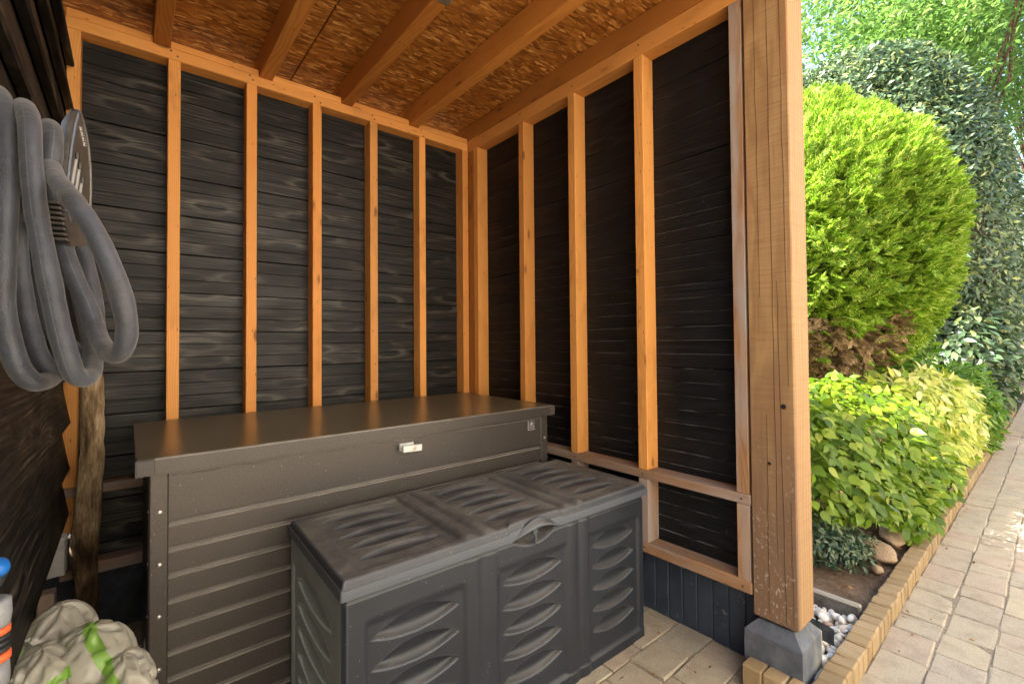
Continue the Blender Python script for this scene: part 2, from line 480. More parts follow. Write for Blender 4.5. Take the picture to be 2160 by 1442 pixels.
# ------------------------------------------------------------------ flower bed soil, edging, gravel
def bed_fn(U, W):
    X = .055+U*13; Y = -1.972+W*8
    Z = .03+.035*ss(0, .25, W*8)+.012*np.sin(X*9+Y*7)*np.sin(Y*13-X*4)+.006*np.sin(X*31)*np.sin(Y*37)
    Z = np.where((X < .50), -.01, Z)
    return np.stack([X, Y, Z], -1)
P_, F_ = grid_vf(160, 110, bed_fn)
soil_bed = structure('flower_bed', fast_mesh('flower_bed', P_, F_, True), SOIL)
CONC = M_plain('weathered_concrete', (.30, .28, .24), .85, .25, 0, .35, 14, .5, 160)
g = G('dark_edging_concrete'); v = g.obj(); n = g.noise(v, 30, 5, .7); sep = g.n('SeparateXYZ', Vector=v).outputs[2]
c = g.mix(g.rnge(n, .35, .7), (.055, .052, .05), (.13, .12, .11))
topm = g.math('GREATER_THAN', g.n('SeparateXYZ', Vector=g.n('NewGeometry').outputs['Normal']).outputs[2], .6)
c = g.mix(topm, c, (.27, .24, .19)); g.pbr(c, .9, g.bump(n, .6, .004), .2); EDGE = g.m
e = box('bed_edging', .50, .535, -1.975, -1.28, -.06, .082, EDGE, c=.006)
tag(e, 'dark concrete edging strip between white pebbles and bare soil', 'edging')

def M_pebble():
    g = G('white_pebble'); v = offset_coords(g)
    n = g.noise(v, 25, 4, .6)
    base = g.ramp(g.rand(), [(0, (.62, .58, .50)), (.35, (.70, .68, .64)), (.6, (.52, .44, .33)), (.8, (.55, .54, .54)), (.95, (.60, .55, .46)), (1, (.42, .26, .18))])
    c = g.mix(g.rnge(n, .45, .75, 0, .6), base, (.33, .29, .24)); g.pbr(c, .6, g.bump(n, .25, .004), .4); return g.m
PEB = M_pebble()
def stone_mesh(seed, sub=2, amp=.22, name='pebble'):
    bm = bmesh.new(); bmesh.ops.create_icosphere(bm, subdivisions=sub, radius=1.0)
    off = Vector((seed*3.7, seed*1.3, seed*9.1))
    for vv in bm.verts:
        vv.co = vv.co*(1+amp*mnoise.noise(vv.co*1.1+off)+amp*.4*mnoise.noise(vv.co*2.3+off))
    me = bpy.data.meshes.new(name); bm.to_mesh(me); bm.free()
    me.polygons.foreach_set('use_smooth', [True]*len(me.polygons)); return me
gravel = structure('gravel_bed', mesh('gravel_bed', [(-.10, -1.978, .004), (.50, -1.978, .004), (.50, -1.2, .004), (.055, -1.2, .004), (.055, -1.79, .004), (-.10, -1.79, .004)], [(0, 1, 2, 3, 4, 5)]), SOIL)
PBM = [stone_mesh(s) for s in range(7)]
taken = []
tries = 0
while len(taken) < 285 and tries < 20000:
    tries += 1
    X = rng.uniform(-.07, .495); Y = -1.97+.62*rng.random()**1.5
    if X < .085 and Y > -1.975+.0: 
        if Y > -1.968: continue
    s = rng.uniform(.011, .021); layer = 0
    near = [(a, b, c2) for a, b, c2, z2 in taken if (a-X)**2+(b-Y)**2 < (.85*(s+c2))**2]
    if near:
        if len(near) > 2 or rng.random() > .06: continue
        layer = 1
    if Y < -1.968+s*.7 and X > .085: Y = -1.968+s*.7
    z = .013+s*.55+layer*.018
    taken.append((X, Y, s, z))
    link('pebble', PBM[rng.integers(7)], PEB, gravel, (X, Y, z), (rng.uniform(0, 6), rng.uniform(-.5, .5), rng.uniform(0, 6)), (s*rng.uniform(1.05, 1.5), s*rng.uniform(.8, 1.05), s*rng.uniform(.6, .8)))
for (X, Y, s) in [(.0, -1.972, .012), (.03, -1.978, .014), (.055, -1.975, .015), (.085, -1.972, .02), (.06, -1.981, .013), (.12, -1.966, .015)]:
    link('pebble', PBM[rng.integers(7)], PEB, gravel, (X, Y+.006, .026), (rng.uniform(0, 6), .2, rng.uniform(0, 6)), (s*1.2, s, s*.8))


# ------------------------------------------------------------------ unseen house behind the viewpoint, added to bounce sunlight into the shed
RENDER_W = M_plain('pale_render', (.74, .70, .62), .9, .2, 0, .08, 3, .3, 120)
house = thing('house', 'unseen pale rendered house across the paved path, added to bounce light into the shed', 'house', (1.0, -5.4, 0))
hsb = (1.0, -5.4, 0)
GLASS = M_plain('window_glass', (.03, .035, .04), .05, .8)
FRAME = M_plain('white_frame', (.75, .75, .73), .4, .5)
box('wall', -9, 13, -9.4, -5.4, 0.0, 5.6, RENDER_W, house, hsb, c=.02)
box('plinth', -9.01, 13.01, -5.4, -5.37, -.05, .30, M_plain('house_plinth', (.16, .15, .14), .9, .2), house, hsb, c=.004)
for xx, zz in ((-6.2, 1.0), (3.6, 1.0), (8.0, 1.0), (-6.2, 3.5), (-1.5, 3.5), (3.6, 3.5), (8.0, 3.5)):
    wf = box('window', xx, xx+1.3, -5.4, -5.355, zz, zz+1.25, FRAME, house, hsb, c=.006)
    for k in (0, 1):
        v, f = cbox_vf(.57, .006, 1.09, .002)
        link('pane', mesh('pane', v, f), GLASS, wf, (-.31+.62*k, -.0235+.0475, 0) if False else (-.31+.62*k, .0235, 0))
V, F = [(-9.4, -5.0, 5.55), (13.4, -5.0, 5.55), (13.4, -7.4, 7.4), (-9.4, -7.4, 7.4), (13.4, -9.8, 5.55), (-9.4, -9.8, 5.55), (-9.4, -5.0, 5.62), (13.4, -5.0, 5.62)], [(0, 1, 2, 3), (3, 2, 4, 5), (0, 3, 5), (1, 4, 2), (0, 5, 4, 1)]
V = [(a-hsb[0], b-hsb[1], c2) for a, b, c2 in V[:6]]
link('roof', mesh('house_roof', V, F), M_plain('clay_roof', (.20, .085, .05), .8, .3, 0, .3, 6), house)

# ------------------------------------------------------------------ shed: back wall
WT = 2.56
def groove_profile(h):
    """one board with two shallow v grooves, open joint at its ends: [(outwards, z)]"""
    a = h/2; g_ = h/3; d = .0022
    return [(-.018, -a), (-.002, -a), (0, -a+.002), (0, -a+g_-.0018), (-d, -a+g_), (0, -a+g_+.0018), (0, a-g_-.0018), (-d, a-g_), (0, a-g_+.0018), (0, a-.002), (-.002, a), (-.018, a)]
def board_mesh(L, h):
    pr = groove_profile(h); n = len(pr)
    V = [(-L/2, o_, z) for o_, z in pr]+[(L/2, o_, z) for o_, z in pr]
    F = [(i, i+1, n+i+1, n+i) for i in range(n-1)]+[(n-1, 0, n, 2*n-1)]+[tuple(range(n))[::-1], tuple(range(n, 2*n))]
    return mesh('board', V, F)
back = thing('back_wall', 'back wall of black boards with orange pine studs behind the metal chest', 'wall', (-.95, .0, 0))
bb = (-.95, 0, 0)
PITCH_B = .172; B0 = 1.557
zl = B0
while zl > .30: zl -= PITCH_B
BMsh = board_mesh(2.06, PITCH_B-.0028)
z = zl
while z < 2.36:
    zz = z+PITCH_B/2
    # faces -y : local y outward -> rotate 180 about z
    link('board', BMsh, BLACK_BACK, back, (-.95-bb[0]+rng.normal(0, .0004), rng.normal(0, .0012), zz), (0, rng.normal(0, .0006), math.pi))
    z += PITCH_B
box('sheathing', -2.06, .06, .022, .036, .0, 2.44, BLACK_RIGHT, back, bb)
S = .08
for xl, xr in ((-1.945, -1.905), (-1.631, -1.587), (-1.335, -1.291), (-1.037, -.993), (-.734, -.690), (-.430, -.388), (-.122, -.078)):
    box('stud', xl, xr, -S, -.0015, .612, 2.383, PINE, back, bb, c=.002)
    box('lower_stud', xl, xr, -S, -.0015, .309, .574, PINE, back, bb, c=.002)
box('top_plate', -1.95, -.0815, -S-.001, -.0015, 2.3835, 2.430, PINE, back, bb)
xs = [-1.95, -1.683, -1.625, -1.282, -1.224, -.891, -.833, -.494, -.436, -.0815]
for i in range(0, len(xs), 2):
    box('blocking', xs[i]+.001, xs[i+1]-.001, -S-.0005, -.035, 2.4305, 2.462, PINE, back, bb)
box('rail', -1.95, -.0815, -S-.001, -.0015, .5745, .611, PINE_SILL, back, bb)
box('sole_plate', -1.95, -.0815, -S-.001, -.0015, .2635, .3085, PINE_SILL, back, bb)
PLINTH = M_plain('blue_black_plinth', (.030, .036, .048), .62, .45, 0, .45, 22, .25, 120)
gp = G('plinth_board'); v = offset_coords(gp)
n = gp.noise(gp.map(v, (1, 1, 1)), 16, 5, .65)
c = gp.mix(gp.rnge(n, .35, .7), (.018, .026, .042), (.034, .046, .068))
lowm = gp.math('MULTIPLY', gp.rnge(gp.noise(v, 40, 4, .7), .60, .70), gp.rnge(gp.noise(v, 9, 2), .45, .6))
c = gp.mix(gp.math('MULTIPLY', lowm, .5), c, (.30, .32, .35))
gp.pbr(c, gp.rnge(n, .3, .7, .5, .7), gp.bump(n, .25, .003), .45); PLINTH_B = gp.m
box('plinth', -2.0, -.001, -.004, .02, -.04, .262, PLINTH, back, bb)

# ------------------------------------------------------------------ shed: right wall
right = thing('right_wall', 'right wall of black boards with pine studs and rails beside the big post', 'wall', (0, -.9, 0))
rb = (0, -.9, 0)
BMr = board_mesh(1.80, PITCH_B-.0028)
z = zl
while z < 2.6:
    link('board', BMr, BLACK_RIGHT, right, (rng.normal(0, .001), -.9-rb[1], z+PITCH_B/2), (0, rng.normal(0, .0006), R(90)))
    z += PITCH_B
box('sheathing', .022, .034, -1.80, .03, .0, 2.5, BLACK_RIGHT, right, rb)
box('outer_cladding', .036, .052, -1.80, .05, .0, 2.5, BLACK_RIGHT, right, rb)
for i, (ya, yb) in enumerate(((-.186, -.142), (-.622, -.580), (-1.002, -.957), (-1.391, -1.346), (-1.801, -1.757))):
    mt = PINE_GREY if i == 4 else PINE
    box('stud', -S, -.0015, ya, yb, .6115, 2.377, mt, right, rb, c=.002)
    box('lower_stud', -S, -.0015, ya, yb, .3085, .5735, PINE_GREY if i == 4 else PINE_SILL, right, rb, c=.002)
v, f = lathe_vf([(.0042, 0), (.0042, .0008), (.0022, .0014), (.0010, .0006)], 10); SCREW = mesh('screw', v, f)
SCREWM = M_plain('brown_screw_steel', (.10, .07, .045), .4, .5, .7)
for xl in (-1.631, -1.335, -1.037, -.734, -.430):
    for dx, z_ in ((.012, 2.418), (.031, 2.398), (.022, .592)):
        link('screw', SCREW, SCREWM, back, (xl+dx-bb[0]+rng.normal(0, .003), -S-.0011-bb[1], z_+rng.normal(0, .004)), (R(90), 0, 0))
for yb_s in (-.600, -.980, -1.368, -1.780):
    for z_ in (2.415, .592, .285):
        link('screw', SCREW, SCREWM, right, (-S-.0022-rb[0], yb_s-rb[1]+rng.normal(0, .006), z_+rng.normal(0, .004)), (0, R(-90), 0))
box('corner_batten', -.0785, -.0015, -.1405, -.0825, .31, 2.377, PINE_DIM, right, rb)
box('top_plate', -S-.001, -.0015, -1.806, -.001, 2.3775, 2.450, PINE, right, rb)
box('rail', -S-.0015, -.0015, -1.806, -.085, .5745, .611, PINE_SILL, right, rb)
box('sole_plate', -S-.002, -.0015, -1.806, -.085, .2635, .308, PINE_SILL, right, rb, c=.005)
for k in range(29):
    y1 = -.003-k*.0625
    box('plinth_board', -.012, .018, y1-.0605, y1, -.04, .2625, PLINTH_B, right, rb, c=.0035)

# ------------------------------------------------------------------ shed: left wall of clapboards
left = thing('left_wall', 'left wall of dark overlapping clapboards beside the hanging hose', 'wall', (-1.95, -1.2, .5))
lb = (-1.95, -1.2, .5)
PB = .1705
def clap_mesh(seed, L=2.42):
    ny = 60
    V, F = [], []
    rs = random.Random(seed)
    for i in range(ny+1):
        y = -L/2+L*i/ny
        wz = .004*mnoise.noise(Vector((y*3.1, seed*5.0, 0)))+.003*mnoise.noise(Vector((y*9, seed, 3)))
        for xx, zz in ((-.020, PB+.010), (-.004, PB+.010), (.024, .012+wz), (.0265, wz+.002), (.022, wz-.004), (.003, wz-.003)):
            V.append((xx, y, zz))
    n = 6
    for i in range(ny):
        for j in range(n):
            a, b = i*n+j, i*n+(j+1) % n
            F.append((a, b, b+n, a+n))
    F.append(tuple(range(n))[::-1]); F.append(tuple(ny*n+j for j in range(n)))
    # grain must follow local x : turn the mesh so that y becomes x
    V = [(y, -x_, z_) for x_, y, z_ in V]
    F = [q for q in F]
    return mesh('clapboard', V, F)
k = 0
z = .520
while z < 2.36:
    me = clap_mesh(k)
    link('clapboard', me, BLACK_LEFT, left, (.002+rng.normal(0, .0007), -1.315-lb[1]+0.0, z-lb[2]), (0, rng.normal(0, .0008), R(90)))
    z += PB; k += 1
box('backing', -1.985, -1.972, -2.52, .021, .55, 2.548, BLACK_RIGHT, left, lb)
box('plinth', -2.02, -2.0, -2.52, .02, -.04, .56, PLINTH, left, lb)
box('wall_post', -1.990, -1.945, -.26, -.21, -.03, .300, PINE_SILL, left, lb)

# ------------------------------------------------------------------ roof
def M_osb():
    g = G('strand_board'); v = g.obj()
    lay = []
    wob = g.noise(v, 7.0, 2)
    vv = g.vmath('ADD', v, g.n('CombineXYZ', X=g.math('MULTIPLY', wob, .06), Y=g.math('MULTIPLY', wob, -.05)).outputs[0])
    for a, sc, off in ((.3, 1.0, 0), (1.25, 1.15, 5), (-.5, 1.3, 9), (2.1, .9, 14), (.8, 1.5, 21), (-1.1, 1.2, 30), (.05, 1.7, 37), (1.7, 1.4, 44)):
        mp = g.map(vv, (15*sc, 62*sc, 1), (0, 0, a), (off, off*.7, 0))
        tx = g.n('TexVoronoi', {'voronoi_dimensions': '2D', 'feature': 'F1'}, Vector=mp, Scale=1.0)
        rnd = g.n('SeparateColor', Color=tx.outputs['Color']).outputs[0]
        lay.append((rnd, tx.outputs['Distance']))
    cur, dist = lay[0]
    for r_, d_ in lay[1:]:
        sel = g.math('GREATER_THAN', r_, .80)
        a = g.n('Mix', {'data_type': 'FLOAT'}); g.set(a, 'i0', sel); g.set(a, 'i2', cur); g.set(a, 'i3', g.math('FRACT', g.math('MULTIPLY', r_, 17.3))); cur = a.outputs[0]
        b = g.n('Mix', {'data_type': 'FLOAT'}); g.set(b, 'i0', sel); g.set(b, 'i2', dist); g.set(b, 'i3', d_); dist = b.outputs[0]
    c = g.ramp(cur, [(0, (.17, .056, .009)), (.3, (.34, .122, .018)), (.7, (.46, .185, .032)), (.9, (.60, .275, .06)), (1, (.78, .46, .16))])
    fib = g.noise(v, 85, 4, .75); big = g.noise(v, 5, 4, .6)
    c = g.mix(g.rnge(fib, .48, .72, 0, .5), c, (.17, .055, .009))
    c = g.mix(g.rnge(dist, .5, .8, 0, .45), c, (.09, .028, .005))
    c = g.mix(g.rnge(big, .52, .72, 0, .5), c, (.17, .055, .009))
    sp_v = g.vor(g.map(vv, (30, 130, 1), (0, 0, .9)), 1.0); sp_w = g.vor(g.map(vv, (26, 120, 1), (0, 0, -.5)), 1.0); sp_u = g.vor(g.map(vv, (28, 140, 1), (0, 0, 1.9)), 1.0)
    spm = g.math('MULTIPLY', g.math('LESS_THAN', g.math('MINIMUM', sp_v, g.math('MINIMUM', sp_w, sp_u)), .12), g.math('GREATER_THAN', g.noise(v, 14, 2), .56))
    c = g.mix(g.math('MULTIPLY', spm, .45), c, (.60, .36, .14))
    h = g.math('ADD', cur, g.math('MULTIPLY', fib, .8))
    g.pbr(c, .55, g.bump(h, .5, .004), .35); return g.m
OSB = M_osb()
roof = thing('roof', 'shed roof of strand board panels on pine rafters', 'roof', (-.95, -.95, 2.55))
ob = (-.95, -.95, 2.55)
for a, b in ((-2.32, -1.105), (-1.10, .135)):
    box('roof_panel', a, b, -2.18, .27, 2.5505, 2.572, OSB, roof, ob, axis=0)
box('roof_deck', -2.36, .17, -2.22, .31, 2.573, 2.62, PLINTH, roof, ob)
for xl in (-2.08, -1.683, -1.282, -.891, -.494):
    box('rafter', xl, xl+.058, -1.812, .26, 2.4315, 2.549, PINE_DIM, roof, ob, c=.003)
box('edge_rafter', -.0815, -.02, -1.806, .26, 2.4515, 2.549, PINE_DIM, roof, ob, c=.003)
box('front_beam', -2.10, .075, -1.955, -1.8135, 2.4825, 2.5495, PINE_DIM, roof, ob, c=.004)
box('fascia', -2.36, .175, -2.215, -2.195, 2.48, 2.572, PINE_DIM, roof, ob, c=.003)
box('side_fascia', -2.075, -2.06, -.05, .274, 2.30, 2.549, PINE_DIM, roof, ob, c=.002)
box('back_fascia', -2.34, .15, .275, .295, 2.30, 2.57, PINE_DIM, roof, ob)
for dx, dy in ((-.862, -1.065),):
    box('metal_bracket', dx-.028, dx+.028, dy-.02, dy+.02, 2.4285, 2.431, M_plain('galvanised_steel', (.5, .5, .5), .35, .5, .9), roof, ob, c=.0005)

# ------------------------------------------------------------------ big post on its concrete foot
def M_post():
    g = G('sawn_oak_post'); v = g.obj()
    sep = g.n('SeparateXYZ', Vector=v)
    low = g.noise(g.map(v, (.8, 5, 5)), 1.2, 3)
    w = g.vmath('ADD', v, g.n('CombineXYZ', Y=g.math('MULTIPLY', low, .12), Z=g.math('MULTIPLY', low, .12)).outputs[0])
    rings = g.n('TexWave', {'wave_type': 'RINGS', 'rings_direction': 'X'}, Vector=g.map(w, (.10, 1, 1), loc=(0, -.03, .07)), Scale=17.0, Distortion=3.0, Detail=2.0).outputs['Fac']
    saw = g.noise(g.map(v, (240, 6, 6), (0, .03, .04)), 1.0, 4, .65)
    fine = g.noise(g.map(v, (4, 110, 110)), 1.0, 3)
    c = g.mix(g.math('MULTIPLY', rings, .6), (.33, .203, .088), (.21, .115, .048))
    c = g.mix(g.rnge(saw, .42, .68, 0, .5), c, (.20, .10, .045))
    c = g.mix(g.rnge(fine, .5, .8, 0, .3), c, (.25, .12, .055))
    c = g.mix(g.rnge(g.noise(g.map(v, (1, 9, 9)), 2.2, 4), .52, .72, 0, .55), c, (.29, .125, .065))
    # darker grey-brown toward its foot, strongest on the inner face
    foot = g.math('ADD', g.rnge(sep.outputs[0], -1.15, .25, 1.1, 0), g.math('MULTIPLY', g.math('SUBTRACT', g.noise(g.map(v, (2, 12, 12)), 1.5, 3), .5), .7))
    fm = g.math('MULTIPLY', g.rnge(foot, .3, .9), g.rnge(sep.outputs[2], .045, .068, 0.15, 1))
    c = g.mix(g.math('MULTIPLY', fm, .85), c, (.155, .095, .058))
    sp = g.noise(g.map(v, (60, 90, 90)), 1.0, 4, .75)
    spm = g.math('MULTIPLY', g.rnge(sp, .58, .65), g.rnge(sep.outputs[0], -1.05, -.45, 1, 0))
    spm = g.math('MULTIPLY', spm, g.rnge(g.noise(v, 9, 2), .38, .55))
    spm = g.math('MULTIPLY', spm, g.math('GREATER_THAN', sep.outputs[2], .0690))
    c = g.mix(g.math('MULTIPLY', spm, .8), c, (.50, .46, .43))
    h = g.math('ADD', g.math('MULTIPLY', saw, .5), fine)
    g.pbr(c, .75, g.bump(h, .35, .003), .3); return g.m
POST = M_post()
PX0, PX1, PY0, PY1, PZ0, PZ1 = -.083, .056, -1.952, -1.809, .204, 2.481
post = thing('timber_post', 'thick sawn timber post with drying cracks standing on a concrete foot', 'post', ((PX0+PX1)/2, (PY0+PY1)/2, PZ0))
pc = ((PX0+PX1)/2, (PY0+PY1)/2, (PZ0+PZ1)/2)
# shaft: local x = up ; built so that local +z faces -x (the face seen from inside)
Lh, wy, wx = PZ1-PZ0, PY1-PY0, PX1-PX0
v, f = cbox_vf(Lh, wy, wx, .004)
shaft = link('shaft', mesh('shaft', v, f), POST, post, (0, 0, Lh/2), (0, R(-90), 0))
CRACK = M_plain('crack_shadow_wood', (.075, .030, .016), .9, .1)
def crack(pts, wd):
    """thin dark drying crack lying in the inner face (y, z pairs in world)"""
    V, F = [], []
    for i, (yy, zz) in enumerate(pts):
        ww = .62*wd*(.5+.9*abs(mnoise.noise(Vector((i*.6, wd*9000, 1)))))*(math.sin(math.pi*(i+.4)/(len(pts)))**.6+.05)
        V += [(PX0-.0012-pc[0], yy-ww-pc[1], zz-PZ0), (PX0-.0012-pc[0], yy+ww-pc[1], zz-PZ0), (PX0+.003-pc[0], yy+ww-pc[1], zz-PZ0), (PX0+.003-pc[0], yy-ww-pc[1], zz-PZ0)]
    for i in range(len(pts)-1):
        a = i*4
        for j in range(4): F.append((a+j, a+(j+1) % 4, a+4+(j+1) % 4, a+4+j))
    F.append((0, 1, 2, 3)); F.append(tuple(len(V)-4+j for j in range(4)))
    link('crack', mesh('crack', V, F), CRACK, post)
def wander(y0, z0, z1, drift, seed, n=26):
    return [(y0+drift*i/n+.003*mnoise.noise(Vector((i*.35, seed, 0)))+.001*mnoise.noise(Vector((i*1.7, seed, 5))), z0+(z1-z0)*i/n) for i in range(n+1)]
crack(wander(-1.893, .42, 2.42, .006, 1), .0011)
crack(wander(-1.915, .21, 1.35, .010, 2), .0010)
crack(wander(-1.862, .23, .9, -.004, 3), .0008)
crack(wander(-1.935, 1.0, 2.40, .008, 4), .0008)
crack(wander(-1.938, .22, .62, .003, 5), .0007)
crack(wander(-1.85, 1.3, 2.47, .004, 6), .0006)
for k in range(17):                                     # cross saw marks
    z_ = .36+k*.112+rng.normal(0, .012)
    ya = rng.uniform(-1.95, -1.86); yb = min(-1.812, ya+rng.uniform(.02, .075))
    n = 8; V, F = [], []
    for i in range(n+1):
        yy = ya+(yb-ya)*i/n; zz = z_+.010*(i/n)-PZ0+.0015*mnoise.noise(Vector((i*.9, k, 0)))
        V += [(PX0-.0007-pc[0], yy-pc[1], zz-.00025), (PX0-.0007-pc[0], yy-pc[1], zz+.00025)]
    F = [(2*i, 2*i+2, 2*i+3, 2*i+1) for i in range(n)]
    link('saw_mark', mesh('saw_mark', V, F), CRACK, post)
def disc(name, mat, r, parent, loc, rot, h=.004, n=20):
    v, f = lathe_vf([(r*.2, 0), (r, 0), (r, h*.6), (r*.86, h), (r*.2, h)], n)
    return link(name, mesh(name, v, f, False), mat, parent, loc, rot)
DARKM = M_plain('dark_steel', (.05, .045, .04), .45, .5, .8, .3, 200)
sc_ = disc('bolt_head', DARKM, .0085, post, (PX0-pc[0]-.0005, -1.919-pc[1], .932-PZ0), (0, R(-90), 0), .003)
disc('bolt_head', DARKM, .0055, post, (PX0-pc[0]-.0005, -1.872-pc[1], .735-PZ0), (0, R(-90), 0), .003)

foot = thing('concrete_foot', 'grey concrete footing with sloped top edges under the timber post', 'concrete foot', (-.015, -1.878, 0))
def M_foot():
    g = G('cast_concrete'); v = g.obj(); n = g.noise(v, 12, 5, .65); n2 = g.noise(v, 80, 4, .7)
    c = g.mix(g.rnge(n, .35, .7), (.060, .068, .084), (.125, .135, .152))
    c = g.mix(g.rnge(n2, .5, .8, 0, .4), c, (.07, .075, .085))
    c = g.mix(g.rnge(g.n('SeparateXYZ', Vector=v).outputs[0], .080, .089), c, (.27, .26, .22))
    mm = g.math('MULTIPLY', g.rnge(g.noise(g.map(v, (30, 30, 5)), 1.0, 3), .5, .7), g.rnge(g.n('SeparateXYZ', Vector=v).outputs[0], .0, .06))
    c = g.mix(g.math('MULTIPLY', mm, .5), c, (.30, .28, .14))
    g.pbr(c, .8, g.bump(g.math('ADD', n, n2), .35, .003), .3); return g.m
def frustum(z):
    return z
V = []
fx0, fx1, fy0, fy1 = -.107-(-.015), .076-(-.015), -1.968+1.878, -1.788+1.878
rings = [(-.05, 0), (.155, 0), (.160, .003), (.190, .032), (.1925, .036)]
for z_, ins in rings:
    V += [(fx0+ins, fy0+ins, z_), (fx1-ins, fy0+ins, z_), (fx1-ins, fy1-ins, z_), (fx0+ins, fy1-ins, z_)]
F = []
for i in range(len(rings)-1):
    for j in range(4): F.append((4*i+j, 4*i+(j+1) % 4, 4*i+4+(j+1) % 4, 4*i+4+j))
F.append((0, 3, 2, 1)); n_ = 4*(len(rings)-1); F.append((n_, n_+1, n_+2, n_+3))
link('block', mesh('block', V, F), M_foot(), foot)
v, f = cbox_vf(.05, .05, .014, .002)
link('steel_shim', mesh('steel_shim', v, f), DARKM, foot, (0, 0, .1985))

# rubber flap beside the foot
fl = grid_vf(9, 7, lambda U, W: np.stack([.118+.035*U+.012*W+.006*np.sin(U*3), -1.86-.122*U+.004*W, .158-.022*U*U-(.078-.012*U)*W], -1))
Pf, Ff = fl
bmf = bmesh.new()
vsx = [bmf.verts.new(p) for p in Pf]
for q in Ff: bmf.faces.new([vsx[i] for i in q])
bmesh.ops.solidify(bmf, geom=bmf.faces[:], thickness=.006)
me = bpy.data.meshes.new('rubber_flap'); bmf.to_mesh(me); bmf.free()
tag(link('rubber_flap', me, M_plain('grey_rubber', (.085, .092, .105), .5, .5, 0, .5, 25, .2, 90)), 'curved grey rubber flap standing in the pebbles by the concrete foot', 'rubber flap')

# ------------------------------------------------------------------ metal storage chest
def M_metal():
    g = G('grey_metallic_paint'); v = g.obj()
    n = g.noise(v, 160, 2, .6); d = g.noise(v, 7, 5, .6)
    c = g.mix(g.rnge(n, .4, .7), (.052, .045, .040), (.072, .063, .056))
    fv = g.vor(v, 55.0); fm = g.math('MULTIPLY', g.math('LESS_THAN', fv, .085), g.math('GREATER_THAN', d, .52))
    c = g.mix(g.math('MULTIPLY', fm, .6), c, (.40, .37, .32))
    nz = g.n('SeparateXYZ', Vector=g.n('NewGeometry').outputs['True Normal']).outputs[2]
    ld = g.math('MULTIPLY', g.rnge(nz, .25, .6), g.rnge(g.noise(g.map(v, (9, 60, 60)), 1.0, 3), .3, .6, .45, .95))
    c = g.mix(ld, c, (.33, .30, .26))  # pale dust on upward-facing lips, with their sky highlight painted in too
    g.pbr(c, g.rnge(d, .35, .7, .34, .42), g.bump(n, .05, .0006), .5, .25); return g.m
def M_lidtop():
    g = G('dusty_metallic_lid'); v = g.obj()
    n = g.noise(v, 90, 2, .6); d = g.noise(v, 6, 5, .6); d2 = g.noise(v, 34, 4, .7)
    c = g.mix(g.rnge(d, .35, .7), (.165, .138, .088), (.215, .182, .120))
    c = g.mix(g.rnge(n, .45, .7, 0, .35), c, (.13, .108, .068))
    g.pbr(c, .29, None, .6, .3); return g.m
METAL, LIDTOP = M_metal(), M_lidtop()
METAL_CAP = M_plain('grey_cap_plastic', (.062, .055, .052), .5, .45, 0, .15, 300)
LX0, LX1, LY0, LY1, LZ0, LZ1 = -1.7385, -.139, -.906, -.118, .795, .8415
chest = thing('metal_storage_chest', 'large dark grey metal storage chest with smooth lid against the back wall', 'storage chest', (-.94, -.51, 0))
cb = (-.94, -.51, 0)
def lid_vf(l, w, h, r):
    v, f = [], []
    prof = [(0, 0), (0, h-r), (r*.3, h-r*.3), (r, h)]
    for ins, z_ in prof:
        v += [(-l/2+ins, -w/2+ins, z_), (l/2-ins, -w/2+ins, z_), (l/2-ins, w/2-ins, z_), (-l/2+ins, w/2-ins, z_)]
    for i in range(len(prof)-1):
        for j in range(4): f.append((4*i+j, 4*i+(j+1) % 4, 4*i+4+(j+1) % 4, 4*i+4+j))
    f.append((0, 3, 2, 1)); n_ = 4*(len(prof)-1); f.append((n_, n_+1, n_+2, n_+3)); return v, f
v, f = lid_vf(LX1-LX0, LY1-LY0, LZ1-LZ0, .005)
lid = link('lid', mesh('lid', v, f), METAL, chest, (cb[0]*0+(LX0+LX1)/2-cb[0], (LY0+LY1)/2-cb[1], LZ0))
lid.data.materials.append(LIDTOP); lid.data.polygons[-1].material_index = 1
for s, wd in ((-1, .046), (1, .030)):
    v, f = cbox_vf(wd, .05, LZ1-LZ0+.0005, .004)
    link('corner_cap', mesh('corner_cap', v, f), METAL_CAP, lid, (s*((LX1-LX0)/2-wd/2+.0012), -(LY1-LY0)/2+.0238, (LZ1-LZ0)/2-.0004))
BX0, BX1, BY0, BY1 = -1.709, -.170, -.882, -.14
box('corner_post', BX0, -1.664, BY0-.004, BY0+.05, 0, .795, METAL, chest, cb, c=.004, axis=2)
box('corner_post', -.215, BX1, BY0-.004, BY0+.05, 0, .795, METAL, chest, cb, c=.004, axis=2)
RIV = M_plain('zinc_rivet', (.55, .52, .48), .35, .5, .9)
v, f = lathe_vf([(.0065, 0), (.0065, .0015), (.005, .0035), (.002, .0045)], 14); rivm = mesh('rivet', v, f)
for zz in (.686, .540, .396, .251, .107):
    for xx in (-1.685, -.193):
        link('rivet', rivm, RIV, chest, (xx-cb[0], BY0-.0042-cb[1], zz), (R(90), 0, 0))
v, f = lathe_vf([(.0045, 0), (.0045, .001), (.002, .003)], 10); rivs = mesh('rivet_side', v, f)
for zz in (.686, .540, .396, .251, .107):
    link('rivet', rivs, RIV, chest, (BX0-.0003-cb[0], BY0+.022-cb[1], zz), (0, R(-90), 0))
zs_ = [.795, .652]+[.652-.0725*i for i in range(1, 10)]
